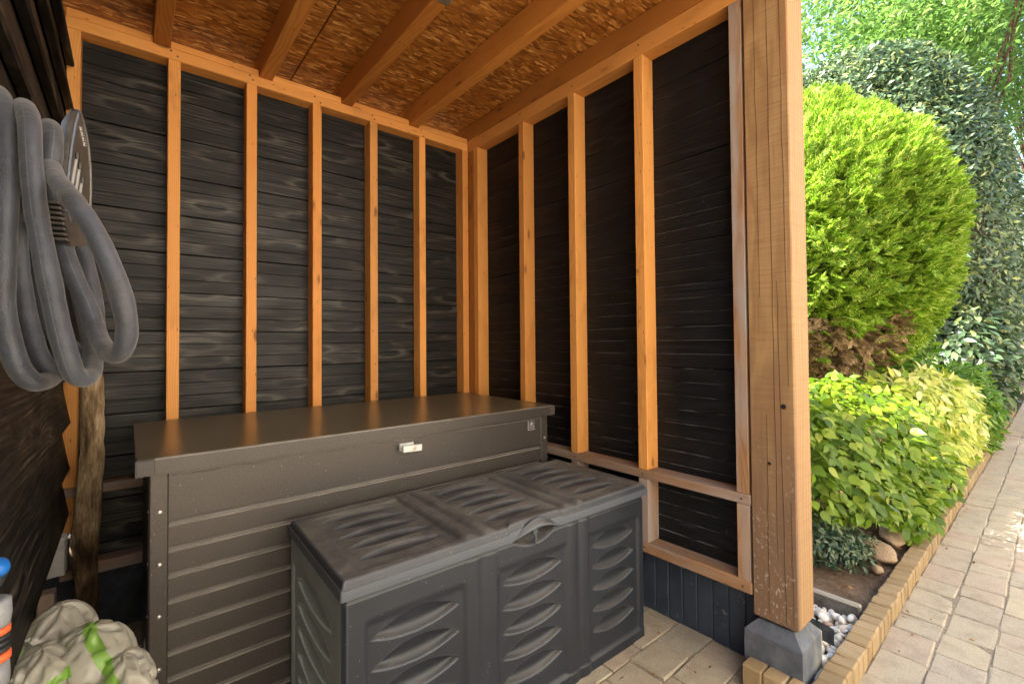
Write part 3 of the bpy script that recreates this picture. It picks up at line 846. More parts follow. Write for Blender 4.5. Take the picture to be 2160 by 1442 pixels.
def slat_mesh(L, h):
    a = h/2
    pr = [(.016, a), (.0125, a-.0005), (.0115, a-.0060), (.0065, a-.0078), (.0058, a-.0115), (0, a-.0150), (0, -a+.0035), (.0022, -a+.0005), (.015, -a), (.016, -a)]
    n = len(pr); V = [(-L/2, y, z_) for y, z_ in pr]+[(L/2, y, z_) for y, z_ in pr]
    F = [(i, n+i, n+i+1, i+1) for i in range(n-1)]+[tuple(range(n)), tuple(range(n, 2*n))[::-1]]
    return mesh('panel_slat', V, F)
sm_top, sm = slat_mesh(1.449, .1425), slat_mesh(1.449, .072)
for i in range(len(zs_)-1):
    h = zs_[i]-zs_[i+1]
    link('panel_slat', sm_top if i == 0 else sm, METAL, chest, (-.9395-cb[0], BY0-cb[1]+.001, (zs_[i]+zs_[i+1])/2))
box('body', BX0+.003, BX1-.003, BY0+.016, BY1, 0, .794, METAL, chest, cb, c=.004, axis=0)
# lock
LOCKP = M_plain('silver_lock', (.62, .63, .63), .38, .5, .3)
lock = link('lock', mesh('lock', *merge([xf(cbox_vf(.060, .008, .030, .003), Matrix.Translation((-.012, .006, .004)))])), LOCKP, chest, (-.917-cb[0], BY0-.010-cb[1], .750))
link('lock_handle', mesh('lock_handle', *merge([xf(cbox_vf(.082, .010, .026, .0035), Matrix.Translation((0, -.018, 0))), xf(cbox_vf(.02, .022, .014, .002), Matrix.Translation((-.008, -.006, 0)))])), LOCKP, lock, (0, 0, 0), (0, R(3), R(2)))
v, f = lathe_vf([(.0088, 0), (.0088, .001), (.007, .0018)], 18)
link('key_cylinder', mesh('key_cylinder', v, f), M_plain('brass_cylinder', (.55, .47, .35), .4, .5, .6), lock, (.008, -.0232, 0), (R(90), 0, 0))
box('keyhole', -.917+.008-.005, -.917+.008+.005, BY0-.0360, BY0-.0352, .7493, .7508, DARKM, chest, cb, c=.0002)
# badge: outlined square, peak and dots
BADGE = M_plain('badge_film', (.12, .11, .11), .4, .5, .3); INK = M_plain('badge_print', (.50, .48, .47), .5)
badge = box('badge', -.297, -.252, BY0-.0010, BY0+.001, .7335, .778, BADGE, chest, cb, c=.0003)
bx, bz, yb_ = -.2745, .7557, BY0-.0018
pr = []
def ink(x0, x1, z0, z1): pr.append(xf(cbox_vf(x1-x0, .0006, z1-z0, .0001), Matrix.Translation(((x0+x1)/2-cb[0], yb_-cb[1], (z0+z1)/2))))
ink(bx-.0225, bx-.0205, bz-.0222, bz+.0222); ink(bx-.0205, bx+.0225, bz-.0222, bz-.0207)
for dx, dz in ((-.012, -.004), (-.002, -.006), (.008, -.008), (-.012, -.013), (-.005, -.013), (.002, -.014), (.012, -.006), (.010, -.013)):
    ink(bx+dx, bx+dx+.0028, bz+dz, bz+dz+.0026)
tv_, tf_ = prism_vf([(-.010, 0), (.006, 0), (.004, .014)], 0, .0006)
pr.append(([(x_+bx-cb[0], yb_-cb[1]-z_, y_+bz+.002) for x_, y_, z_ in tv_], tf_))
link('badge_print', mesh('badge_print', *merge(pr)), INK, chest)

# ------------------------------------------------------------------ plastic storage box
W_, D_, H_ = 1.177, .494, .592
QX, QY, QA = -1.3633, -1.4157, -.0232
def M_plastic(name, base, dust, dcol=(.20, .165, .12), rough=.5):
    g = G(name); v = g.obj(); n = g.noise(v, 5, 5, .62); n2 = g.noise(v, 45, 4, .7); f_ = g.noise(v, 400, 2)
    up_ = g.n('SeparateXYZ', Vector=g.n('NewGeometry').outputs['Normal']).outputs[2]
    c = g.mix(g.rnge(n, .35, .7), tuple(x*.85 for x in base), tuple(x*1.2 for x in base))
    dm = g.math('MULTIPLY', g.rnge(up_, .45, 1.0), g.math('ADD', g.rnge(n, .35, .65, .25, .8), g.rnge(n2, .4, .75, -.1, .25)))
    at = g.n('Attribute', {'attribute_name': 'hollow'}).outputs['Fac']
    dm = g.math('MULTIPLY', dm, g.math('SUBTRACT', 1.0, g.math('MULTIPLY', at, .75)))
    c = g.mix(g.math('MULTIPLY', dm, dust, clamp=True), c, dcol)
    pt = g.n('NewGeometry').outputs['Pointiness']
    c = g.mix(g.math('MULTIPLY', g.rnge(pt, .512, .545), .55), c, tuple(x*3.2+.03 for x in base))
    sv = g.noise(g.map(v, (9, 9, 160), (.4, .5, 0)), 1.0, 3, .7); sm_ = g.math('MULTIPLY', g.rnge(sv, .70, .75), g.rnge(n2, .5, .65))
    c = g.mix(g.math('MULTIPLY', sm_, .45), c, (.34, .33, .32))
    fv = g.vor(v, 60.0); fm = g.math('MULTIPLY', g.math('LESS_THAN', fv, .075), g.math('GREATER_THAN', n, .5))
    c = g.mix(g.math('MULTIPLY', fm, .5), c, (.42, .41, .39))
    g.pbr(c, g.math('ADD', rough, g.math('MULTIPLY', dm, .25)), g.bump(f_, .12, .0008), .5); return g.m
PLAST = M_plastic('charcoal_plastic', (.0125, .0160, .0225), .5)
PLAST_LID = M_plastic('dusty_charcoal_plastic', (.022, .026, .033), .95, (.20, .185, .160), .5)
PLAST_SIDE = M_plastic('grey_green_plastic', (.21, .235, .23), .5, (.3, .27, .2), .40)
pbx = thing('plastic_storage_box', 'charcoal plastic storage box with oval embossing and dusty lid in front of the metal chest', 'storage box', (QX, QY, 0), (0, 0, QA))
def lens(a, b, ca, cb_, ha, hb, bend=0.0):
    """1 inside a pointed oval centred (ca, cb_) half sizes ha, hb"""
    t = np.clip(np.abs((a-ca)/ha), 0, 1); half = hb*(1-t**2.1)
    e = (b-cb_-bend*(1-t*t))/np.maximum(half, 1e-5)
    return np.where(t < 1, np.clip(1-e*e, 0, 1), 0)
bays = [(.169, .106), (.512, .104), (.846, .098)]
def front_fn(U, Wv):
    X = U*W_; z_ = Wv*.545
    d = np.zeros_like(X)
    for c_, h_ in bays:
        # sunken bay field
        fx = ss(.035, .0, np.abs(U-c_)-.125)-0
        fld = np.clip(1-ss(.112, .128, np.abs(U-c_)), 0, 1)*ss(.03, .05, z_)*(1-ss(.455, .485, z_))
        d = d + .007*fld
        for zc in (.428, .353, .279, .204, .130):
            L_ = lens(U, z_, c_, zc-.004, h_, .030, .006)
            e = (z_-(zc-.004))/.030
            d = d + .019*np.clip(L_, 0, 1)**.7*(.70+.30*ss(.8, -.5, e))
    for a_, b_ in ((.29, .39), (.635, .73)):
        m_ = np.clip(np.minimum(U-a_, b_-U)/.012, 0, 1)
        d = d - .004*m_
        d = d + .004*np.exp(-((U-(a_+b_)/2)/.012)**2)*m_
    d = d + .006*(1-ss(.036, .042, z_))*0 - .003*(1-ss(.034, .040, z_))
    # latch scoop
    L_ = lens(U, z_, .512, .548, .082, .034)
    d = d + .034*np.sqrt(np.clip(L_, 0, 1))
    d = d + .012*(1-ss(0, .010, U)) + .012*ss(.990, 1, U)
    d = np.where(z_ > .535, d+.004, d)
    return np.stack([X, d, z_], -1)
Pq, Fq = grid_vf(330, 190, front_fn)
link('front_panel', fast_mesh('front_panel', Pq, Fq, True), PLAST, pbx)
def side_fn(U, Wv):
    Y = .012+U*(D_-.012); z_ = Wv*.545
    d = np.zeros_like(Y)
    fld = ss(.05, .09, U)*(1-ss(.93, .97, U))*ss(.03, .05, z_)*(1-ss(.455, .485, z_))
    d = d+.006*fld
    for zc in (.428, .353, .279, .204, .130):
        e = (z_-(zc-.004))/.030
        d = d+.019*lens(U, z_, .53, zc-.004, .35, .030, .006)**.7*(.70+.30*ss(.8, -.5, e))
    return np.stack([d, Y, z_], -1)
Pq, Fq = grid_vf(130, 190, side_fn)
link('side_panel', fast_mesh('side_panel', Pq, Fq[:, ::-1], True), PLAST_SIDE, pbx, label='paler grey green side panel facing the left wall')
P2 = Pq.copy(); P2[:, 0] = W_-P2[:, 0]
link('side_panel', fast_mesh('side_panel_right', P2, Fq, True), PLAST, pbx)
box('back_panel', 0, W_, D_-.012, D_, .002, .545, PLAST, pbx, axis=0)
box('bottom_panel', .012, W_-.012, .03, D_-.013, .002, .02, PLAST, pbx, axis=0)
# small rim under the lid
hollow = [None]
def lid_fn(U, Wv):
    X = -.006+U*(W_+.012); Y = -.010+Wv*(D_+.014)
    u = X/W_; vv = Y/D_
    d = np.zeros_like(X); hollow[0] = np.zeros_like(X)
    edge = np.minimum(np.minimum(X+.006, W_+.006-X), np.minimum(Y+.010, D_+.004-Y))
    top = H_-.018*(1-ss(0, .014, edge))**2
    for c_, h_ in ((.168, .104), (.508, .103), (.842, .095)):
        fld = (1-ss(.118, .130, np.abs(u-c_)))*ss(.045, .075, vv)*(1-ss(.90, .93, vv))
        d = d+.005*fld
        for vc in (.195, .358, .518, .675, .83):
            e = (vv-vc)/.065
            Lq = lens(u, vv, c_, vc, h_, .058, .012)
            hollow[0] = np.maximum(hollow[0], ss(.1, .6, Lq)*ss(-.9, .3, e))
            d = d+.012*np.sqrt(Lq)*ss(-.9, .5, e)
    for a_, b_ in ((.292, .390), (.630, .722)):
        m_ = np.clip(np.minimum(u-a_, b_-u)/.014, 0, 1)*ss(-.01, .05, vv)*(1-ss(.95, 1.0, vv))
        dd = np.exp(-((u-(a_+b_)/2)/.011)**2)
        d = d-.007*m_+.010*dd*m_
    # raised brow over the latch
    L_ = lens(u, vv, .512, -.035, .10, .24)
    d = d-.008*L_
    return np.stack([X, Y, top-d], -1)
Pq, Fq = grid_vf(330, 150, lid_fn)
lm_ = fast_mesh('lid', Pq, Fq, True)
at_ = lm_.attributes.new('hollow', 'FLOAT', 'POINT'); at_.data.foreach_set('value', hollow[0].reshape(-1).astype(np.float32))
plid = link('lid', lm_, PLAST_LID, pbx)
# lid skirt with a scooped arch for the grip
def skirt(n, path, zlow):
    V, F = [], []
    for i, (x_, y_, zl_, yo) in enumerate(path):
        ztop = H_-.0182+.008*float(lens(np.array([x_/W_]), np.array([-.0202]), .512, -.035, .10, .24)[0])
        V += [(x_, y_, ztop), (x_+0, y_-.001, (ztop+zl_)/2), (x_, y_-yo, zl_)]
    for i in range(len(path)-1):
        for j in range(2): F.append((3*i+j, 3*i+j+1, 3*i+4+j, 3*i+3+j))
    return V, F
path = []
for i in range(330):
    u = i/329; x_ = -.006+u*(W_+.012)
    t = np.clip(1-abs((x_/W_-.512)/.083), 0, 1)
    arch = math.sin(t*math.pi/2)**.9
    path.append((x_, -.010, .549+.030*arch, .001-.016*arch*0+.004*arch))
V, F = skirt(0, path, .549)
back_edge = []
V2 = [(-.006, -.010, H_-.0175), (-.006, D_+.004, H_-.0175), (-.007, D_+.004, .549), (-.007, -.010, .549)]
V3 = [(W_+.006, -.010, H_-.0175), (W_+.006, D_+.004, H_-.0175), (W_+.007, D_+.004, .549), (W_+.007, -.010, .549)]
V4 = [(-.006, D_+.004, H_-.0175), (W_+.006, D_+.004, H_-.0175), (W_+.007, D_+.004, .549), (-.007, D_+.004, .549)]
sv, sf = merge([(V, F), (V2, [(0, 1, 2, 3)]), (V3, [(3, 2, 1, 0)]), (V4, [(0, 1, 2, 3)])])
sk = link('lid_skirt', mesh('lid_skirt', sv, sf, True), PLAST_LID, plid)
sk.data.polygons.foreach_set('use_smooth', [False]*len(sk.data.polygons))
md = sk.modifiers.new('thickness', 'SOLIDIFY'); md.thickness = .003; md.offset = 0
# curled grip lip above the scoop
pts = [(W_*(.512+.080*t_), -.012-.020*(1-t_*t_), .551+.028*(1-abs(t_)**1.6)) for t_ in np.linspace(-1, 1, 25)]
lipV, lipF = [], []
for i, p_ in enumerate(pts):
    t_ = -1+2*i/24; hgt = .034*(1-t_*t_)
    for q in range(6):
        a_ = q/5
        lipV.append((p_[0], p_[1]+(.020*(1-t_*t_)+.001)*a_**.7, p_[2]+hgt*math.sin(a_*math.pi/2)*.62))
for i in range(24):
    for q in range(5): lipF.append((6*i+q, 6*i+6+q, 6*i+7+q, 6*i+q+1))
lp = link('grip_lip', mesh('grip_lip', lipV, lipF, True), PLAST_LID, plid)
md = lp.modifiers.new('thickness', 'SOLIDIFY'); md.thickness = .003; md.offset = 0
tq = tube_vf([(-.002, 0, .03), (-.002, 0, .0)], .001, 6)
link('latch', mesh('latch', *merge([xf(cbox_vf(.016, .010, .030, .002), Matrix.Translation((0, 0, .012))), xf(cbox_vf(.008, .008, .036, .002), Matrix.Translation((.002, -.003, -.014))), xf(cbox_vf(.026, .008, .008, .002), Matrix.Translation((.004, .002, .006)))])), PLAST, plid, (W_*.508, -.004, .548))

# ------------------------------------------------------------------ hose holder, hose
def pix(u_, v_, d):
    """point in front of the viewpoint, used only to measure where the coil hangs"""
    return CAM + d*(fw+rt*((u_-1080)/FPX)+up*(-(v_-700.56)/FPX))
def M_hose():
    g = G('woven_grey_hose_cover'); uv = g.n('UVMap').outputs[0]
    sepu = g.n('SeparateXYZ', Vector=uv)
    rib = g.math('SINE', g.math('ADD', g.math('MULTIPLY', sepu.outputs[0], 1900.0), g.math('MULTIPLY', sepu.outputs[1], 131.947)))
    n = g.noise(g.obj(), 22, 4, .65); n3 = g.noise(g.obj(), 28, 3, .6)
    c = g.mix(g.rnge(n, .35, .7), (.024, .027, .037), (.046, .052, .070))
    c = g.mix(g.rnge(g.noise(g.obj(), 9, 4, .7), .5, .75, 0, .6), c, (.060, .050, .040))
    c = g.mix(g.rnge(rib, -.6, 1.0, 0, .30), c, (.14, .145, .16))
    seam = g.math('LESS_THAN', g.math('ABSOLUTE', g.math('SUBTRACT', sepu.outputs[1], .5)), .008)
    c = g.mix(g.math('MULTIPLY', seam, .22), c, (.24, .235, .23))
    bh = g.math('ADD', g.math('MULTIPLY', rib, .22), g.math('MULTIPLY', n3, 9.0))
    g.pbr(c, .48, g.bump(bh, .35, .0014), .4, 0, Sheen_Weight=.25); return g.m
HOSE = M_hose()
A_ = lambda u_, v_, d: pix(u_, v_, d)
hose_path = [
    A_(-60, 330, .80), A_(-38, 225, .79), A_(-8, 196, .74), A_(12, 245, .70), A_(15, 380, .68), A_(10, 520, .67), A_(8, 640, .67), A_(22, 726, .67), A_(46, 785, .68), A_(82, 806, .71), A_(118, 775, .80),
    A_(95, 660, .86), A_(62, 480, .88), A_(40, 330, .88), A_(42, 250, .86),
    A_(40, 330, .80), A_(34, 480, .755), A_(46, 610, .75), A_(66, 705, .745), A_(92, 765, .745), A_(125, 786, .77), A_(152, 750, .85),
    A_(135, 640, .92), A_(95, 480, .93), A_(60, 330, .90), A_(40, 262, .83), A_(50, 226, .745), A_(62, 262, .70), A_(66, 340, .685), A_(76, 440, .68), A_(92, 530, .675), A_(106, 600, .675), A_(125, 690, .675), A_(142, 752, .68), A_(160, 792, .695), A_(186, 792, .73), A_(196, 745, .80),
    A_(178, 660, .90), A_(140, 520, .94), A_(105, 380, .92), A_(92, 300, .86), A_(103, 268, .80), A_(112, 292, .765), A_(106, 350, .755), A_(108, 400, .745),
    A_(122, 480, .80), A_(150, 570, .79), A_(182, 640, .785), A_(200, 690, .775), A_(216, 728, .745), A_(238, 748, .71), A_(258, 738, .69), A_(268, 700, .682), A_(262, 650, .675), A_(246, 595, .672), A_(224, 540, .67), A_(196, 484, .67), A_(164, 436, .672), A_(136, 400, .69), A_(112, 366, .73), A_(96, 320, .82), A_(86, 290, .90),
    A_(100, 310, .96), A_(150, 440, .95), A_(178, 540, .935), A_(196, 620, .92), A_(204, 690, .90), A_(196, 740, .86), A_(176, 752, .82), A_(150, 735, .80), A_(110, 700, .84), A_(60, 640, .92),
]
sp_ = spline(hose_path, 10)
def uv_tube(name, pts, rad, n=18):
    V, F = tube_vf(pts, rad, n, True)
    me = mesh(name, V, F, True)
    s = [0.0]
    for a, b in zip(pts[:-1], pts[1:]): s.append(s[-1]+float(np.linalg.norm(np.array(b)-np.array(a))))
    uvl = me.uv_layers.new(name='UVMap'); k = len(pts)
    data = np.zeros((len(me.loops), 2), dtype=np.float32); li = 0
    for i in range(k-1):
        for j in range(n):
            data[li:li+4] = ((s[i], j/n), (s[i], (j+1)/n), (s[i+1], (j+1)/n), (s[i+1], j/n)); li += 4
    uvl.data.foreach_set('uv', data.ravel()); return me
hrad = [.0137*(1+.09*mnoise.noise(Vector(p)*14)+.05*mnoise.noise(Vector(p)*45)) for p in sp_]
hose = thing('coiled_hose', 'thick grey fabric covered hose hanging in loops on the left wall', 'hose', tuple(pix(60, 500, .75)))
hc = Vector(hose.location)
ho = link('hose_tube', uv_tube('hose_tube', sp_, hrad), HOSE, hose, tuple(-hc))

HOLD = M_plain('slate_plastic', (.075, .082, .095), .35, .5, 0, .2, 20)
HOLD_F = M_plain('brown_grey_plastic', (.070, .062, .055), .42, .5, 0, .3, 40)
SLOT = M_plain('pale_plastic_rib', (.26, .26, .26), .5, .4)
holder = thing('hose_holder', 'dark plastic hose holder with slotted front plate on the left wall', 'hose holder', tuple(pix(150, 380, .80)))
hh = Vector(holder.location)
# plate lies in a vertical plane through two measured ends; local axes: a along plate (away), z up, n towards +x
pA = Vector(pix(120, 380, .73)); pB = Vector(pix(192, 380, .90))
ax_a = (pB-pA); ax_a.z = 0; plen = ax_a.length; ax_a.normalize(); ax_n = Vector((ax_a.y, -ax_a.x, 0))
def on_plate(u_, v_, off=0.0):
    """measure: where the line of sight to (u_, v_) meets the plate's plane -> (a, z)"""
    d0 = Vector(pix(u_, v_, 1.0))-Vector(CAM); o_ = pA+ax_n*off
    t_ = (o_-Vector(CAM)).dot(ax_n)/d0.dot(ax_n); P_3 = Vector(CAM)+d0*t_
    return ((P_3-pA).dot(ax_a), P_3.z)
out2 = [on_plate(*q) for q in ((163, 232), (168, 236), (177, 268), (185, 310), (189, 355), (190, 400), (188, 450), (183, 515), (176, 520), (150, 519), (139, 470), (136, 420), (140, 370), (146, 310), (154, 258), (159, 236))]
def plate_part(poly, n0, n1):
    n = len(poly); V = []
    for nn in (n0, n1):
        for a_, z_ in poly: V.append(tuple(pA+ax_a*a_+ax_n*nn+Vector((0, 0, z_-pA.z))-hh))
    F = [tuple(range(n)), tuple(range(n, 2*n))[::-1]]+[(i, n+i, n+(i+1) % n, (i+1) % n) for i in range(n)]
    return V, F
link('front_plate', mesh('front_plate', *plate_part(out2, -.006, .0)), HOLD_F, holder)
# thick near flange
fl_top = [on_plate(*q) for q in ((161, 231), (166, 233), (158, 262), (150, 310), (143, 370), (139, 420), (138, 445))]
rim = [Vector(pA+ax_a*(a_-.001)+Vector((0, 0, z_-pA.z))) for a_, z_ in fl_top]
V, F = [], []
for i, p_ in enumerate(rim):
    wdt = .004+.016*min(1, i/2.5)
    for (nn, aa) in ((.002, 0), (.002, .004), (-wdt, .004), (-wdt, 0)):
        V.append(tuple(p_+ax_n*nn+ax_a*aa-hh))
for i in range(len(rim)-1):
    for j in range(4): F.append((4*i+j, 4*i+(j+1) % 4, 4*i+4+(j+1) % 4, 4*i+4+j))
F += [(0, 1, 2, 3), tuple(4*(len(rim)-1)+j for j in (3, 2, 1, 0))]
link('flange', mesh('flange', V, F), M_plain('blue_grey_plastic', (.16, .19, .26), .3, .5), holder)
rim2 = [Vector(pA+ax_a*a_+Vector((0, 0, z_-pA.z))) for a_, z_ in out2[0:8]]
link('edge_bead', mesh('edge_bead', *tube_vf([p_+ax_n*.001-hh for p_ in rim2], .0022, 8)), M_plain('pale_edge_plastic', (.13, .12, .11), .4), holder)
for (ua, va, ub, vb) in ((160, 337, 151, 392), (166, 358, 158, 412), (171, 388, 164, 432)):
    a0, z0 = on_plate(ua, va); a1, z1 = on_plate(ub, vb)
    P0 = pA+ax_a*a0+Vector((0, 0, z0-pA.z))+ax_n*.001-hh; P1 = pA+ax_a*a1+Vector((0, 0, z1-pA.z))+ax_n*.001-hh
    link('slot', mesh('slot', *tube_vf([P0-ax_n*.002, P1-ax_n*.002], .0038, 8)), SLOT, holder)
    Pd = P0+Vector((0, 0, .012)); link('slot_hole', mesh('slot_hole', *tube_vf([Pd, P0], .004, 8)), DARKM, holder)
ink_parts = []
for k in range(8):                                             # small white raised lettering running down the plate
    a0, z0 = on_plate(170+k*1.25, 272+k*5.4)
    c0 = pA+ax_a*a0+Vector((0, 0, z0-pA.z))+ax_n*.0008-hh
    ink_parts.append(tube_vf([c0+ax_a*-.008, c0+ax_a*.006+Vector((0, 0, .004))], .0012, 5))
    if k % 2: ink_parts.append(tube_vf([c0+ax_a*-.007, c0+ax_a*-.007+Vector((0, 0, .005))], .0011, 5))
link('lettering', mesh('lettering', *merge(ink_parts)), M_plain('white_print', (.40, .38, .36), .6), holder)
for k in range(8):                                             # louvre fins below
    a0, z0 = on_plate(126+k*2.2, 428+k*11)
    c0 = pA+ax_a*(a0)+Vector((0, 0, z0-pA.z))-hh
    V, F = cbox_vf(.075, .028, .0045, .001)
    rotm = Matrix((( ax_a.x, ax_n.x, 0, c0.x+ax_a.x*.035-ax_n.x*.014), (ax_a.y, ax_n.y, 0, c0.y+ax_a.y*.035-ax_n.y*.014), (0, 0, 1, c0.z), (0, 0, 0, 1)))
    link('fin', mesh('fin', *xf((V, F), rotm)), HOLD_F, holder)
# saddle arm from the wall to the plate, and the wall plate
mid = pA+ax_a*(plen*.45)
arm0 = Vector((-1.935, mid.y, mid.z-.045)); arm1 = Vector((mid.x-.004, mid.y, mid.z-.03))
link('saddle', mesh('saddle', *tube_vf([arm0-hh, arm1-hh], .030, 14)), HOLD, holder)
v, f = cbox_vf(.016, .16, .20, .004)
link('wall_plate', mesh('wall_plate', v, f), HOLD, holder, tuple(Vector((-1.922, mid.y, mid.z-.03))-hh))

# ------------------------------------------------------------------ small tools on the left wall
ORANGE = M_plain('orange_rubber', (.75, .13, .035), .5); BLKR = M_plain('black_rubber', (.022, .022, .024), .5); GREYP = M_plain('pale_grey_plastic', (.24, .25, .255), .45, .5, 0, .15, 60); BLUEP = M_plain('blue_plastic', (.012, .13, .45), .3)
STEELG = M_plain('mid_grey_plastic', (.20, .205, .21), .35)
cp = Vector(pix(-20, 1400, .60))
conn = thing('hose_connector', 'grey garden hose connector with orange rings and black ribs hanging on the left wall', 'hose connector', tuple(cp))
def ring_part(name, prof, mat): link(name, mesh(name, *lathe_vf(prof, 26), True), mat, conn)
rk = .0165
ring_part('collar', [(rk*.55, .083), (rk*.9, .083), (rk*1.12, .080), (rk*1.16, .062), (rk*1.08, .048), (rk*.9, .047)], GREYP)
ring_part('orange_ring', [(rk*.9, .0465), (rk*1.1, .0455), (rk*1.1, .0385), (rk*.9, .038)], ORANGE)
for k in range(3): ring_part('rib', [(rk*.9, .037-.008*k), (rk*1.08, .0355-.008*k), (rk*1.08, .0315-.008*k), (rk*.9, .030-.008*k)], BLKR)
ring_part('orange_ring', [(rk*.9, .013), (rk*1.14, .012), (rk*1.14, .0035), (rk*.9, .003)], ORANGE)
ring_part('sleeve', [(rk*.5, .0025), (rk*1.05, .0025), (rk*1.1, -.02), (rk*.95, -.045), (rk*.5, -.046)], STEELG)
link('hanger', mesh('hanger', *tube_vf([Vector((-1.925, cp.y+.02, cp.z+.05))-cp, Vector((-.012, .0, .05)), Vector((0, 0, .045))], .004, 8)), STEELG, conn)
cp2 = Vector(pix(-22, 1212, .60))
gun = thing('spray_nozzle', 'black spray nozzle with a bright blue cap on the left wall', 'spray nozzle', tuple(cp2))
link('nozzle_body', mesh('nozzle_body', *lathe_vf([(.006, -.02), (.0155, -.018), (.0175, -.008), (.0165, .004), (.010, .012)], 24), True), BLKR, gun, (0, 0, 0), (R(15), R(25), 0))
link('nozzle_cap', mesh('nozzle_cap', *lathe_vf([(.0155, .004), (.0150, .011), (.011, .017), (.004, .0195)], 24), True), BLUEP, gun, (.001, 0, .0015), (R(15), R(25), 0))
link('hanger', mesh('hanger', *tube_vf([Vector((-1.925, cp2.y+.02, cp2.z))-cp2, Vector((-.008, 0, 0))], .004, 8)), STEELG, gun)

# ------------------------------------------------------------------ socket box, pole, bag
ELB = M_plain('socket_grey', (.42, .41, .38), .5, .4, 0, .12, 40)
sockb = thing('socket_box', 'grey electrical socket box low in the back left corner', 'socket box', (-1.945, -.13, .315))
sb_ = (-1.945, -.13, .315)
box('housing', -1.995, -1.923, -.155, -.0825, .322, .448, ELB, sockb, sb_, c=.008, axis=2)
box('hinged_cover', -1.985, -1.926, -.172, -.1555, .318, .412, ELB, sockb, sb_, c=.006, axis=2)
box('backplate', -1.9215, -1.913, -.150, -.083, .325, .445, BLKR, sockb, sb_, c=.002, axis=2)

def M_bark():
    g = G('old_barked_wood'); v = g.obj()
    n = g.noise(g.map(v, (14, 14, 3.2)), 1.0, 5, .7); n2 = g.noise(g.map(v, (90, 90, 10)), 1.0, 4, .7); n3 = g.noise(v, 7, 3)
    c = g.ramp(n, [(.36, (.045, .026, .013)), (.47, (.20, .135, .070)), (.55, (.38, .29, .18)), (.66, (.52, .43, .30))])
    hz = g.n('SeparateXYZ', Vector=v).outputs[2]
    c = g.mix(g.rnge(g.math('ADD', n3, g.math('MULTIPLY', hz, .75)), .75, 1.0), g.mix(1.0, c, (.36, .30, .24), 'MULTIPLY'), c)
    c = g.mix(g.rnge(n2, .5, .8, 0, .5), c, (.09, .05, .02))
    g.pbr(c, .85, g.bump(g.math('ADD', n, n2), .9, .008), .25); return g.m
pp = [(-1.862, -.235, 0), (-1.860, -.238, .15), (-1.866, -.24, .3), (-1.872, -.242, .42), (-1.862, -.245, .6), (-1.853, -.246, .8), (-1.856, -.25, 1.0), (-1.866, -.25, 1.14), (-1.87, -.25, 1.24)]
prr = [.022, .024, .032, .041, .037, .033, .036, .031, .024]
sp2 = spline(pp, 6); rr2 = np.interp(np.arange(len(sp2)), np.arange(len(prr))*6, prr)
V, F = tube_vf(sp2, list(rr2), 22)
V = [tuple(Vector(p)+Vector((mnoise.noise(Vector(p)*22), mnoise.noise(Vector(p)*22+Vector((9, 0, 0))), 0))*.006) for p in V]
pole = link('wooden_pole', mesh('wooden_pole', [(a+1.862, b+.235, c2) for a, b, c2 in V], F, True), M_bark(), None, (-1.862, -.235, 0))
tag(pole, 'old barked wooden pole standing upright in the back left corner', 'pole')

def M_bag():
    g = G('translucent_bag_film'); v = g.obj()
    n = g.noise(v, 6, 4, .6); n2 = g.noise(v, 20, 3)
    c = g.mix(g.rnge(n, .35, .7), (.52, .49, .40), (.68, .65, .57))
    def stripe(p0, p1, wd):
        """printed stripe: points close to the line p0-p1 in the bag's own x-z elevation"""
        sp1 = g.n('SeparateXYZ', Vector=v)
        dx, dz = p1[0]-p0[0], p1[2]-p0[2]; L_ = math.hypot(dx, dz)
        e = g.math('ADD', g.math('MULTIPLY', g.math('SUBTRACT', sp1.outputs[0], p0[0]), -dz/L_), g.math('MULTIPLY', g.math('SUBTRACT', sp1.outputs[2], p0[2]), dx/L_))
        t_ = g.math('ADD', g.math('MULTIPLY', g.math('SUBTRACT', sp1.outputs[0], p0[0]), dx/L_/L_), g.math('MULTIPLY', g.math('SUBTRACT', sp1.outputs[2], p0[2]), dz/L_/L_))
        e = g.math('ABSOLUTE', g.math('ADD', e, g.math('MULTIPLY', g.math('SUBTRACT', n, .5), .02)))
        return g.math('MULTIPLY', g.math('LESS_THAN', e, wd), g.math('MULTIPLY', g.math('GREATER_THAN', t_, 0.0), g.math('LESS_THAN', t_, 1.0)))
    o_ = np.array([-1.80, -1.21, 0.0])
    gm = g.math('MAXIMUM', stripe(pix(178, 1278, 1.03)-o_, pix(262, 1395, 1.03)-o_, .010), stripe(pix(20, 1440, .92)-o_, pix(150, 1412, .92)-o_, .009))
    c = g.mix(g.math('MULTIPLY', gm, .9), c, (.27, .55, .06))
    p = g.n('BsdfPrincipled'); g.set(p, 'Base Color', c); g.set(p, 'Roughness', .2); g.set(p, 'Specular IOR Level', .6); g.set(p, 'Normal', g.bump(g.math('ADD', n2, g.math('MULTIPLY', g.vor(v, 26.0, 'DISTANCE_TO_EDGE'), .5)), .12, .010))
    t = g.n('BsdfTranslucent'); g.set(t, 'Color', c)
    mx = g.n('MixShader'); g.set(mx, 'i0', .45); g.set(mx, 'i1', p); g.set(mx, 'i2', t)
    tr = g.n('BsdfTransparent'); m2 = g.n('MixShader'); g.set(m2, 'i0', .16); g.set(m2, 'i1', mx); g.set(m2, 'i2', tr)
    g.t.links.new(m2.outputs[0], g.out.inputs[0]); return g.m
def ridge(p, s, seed):
    q = Vector(p)*s+Vector((seed, seed*2.1, seed*.7)); return 1-abs(mnoise.noise(q))*2
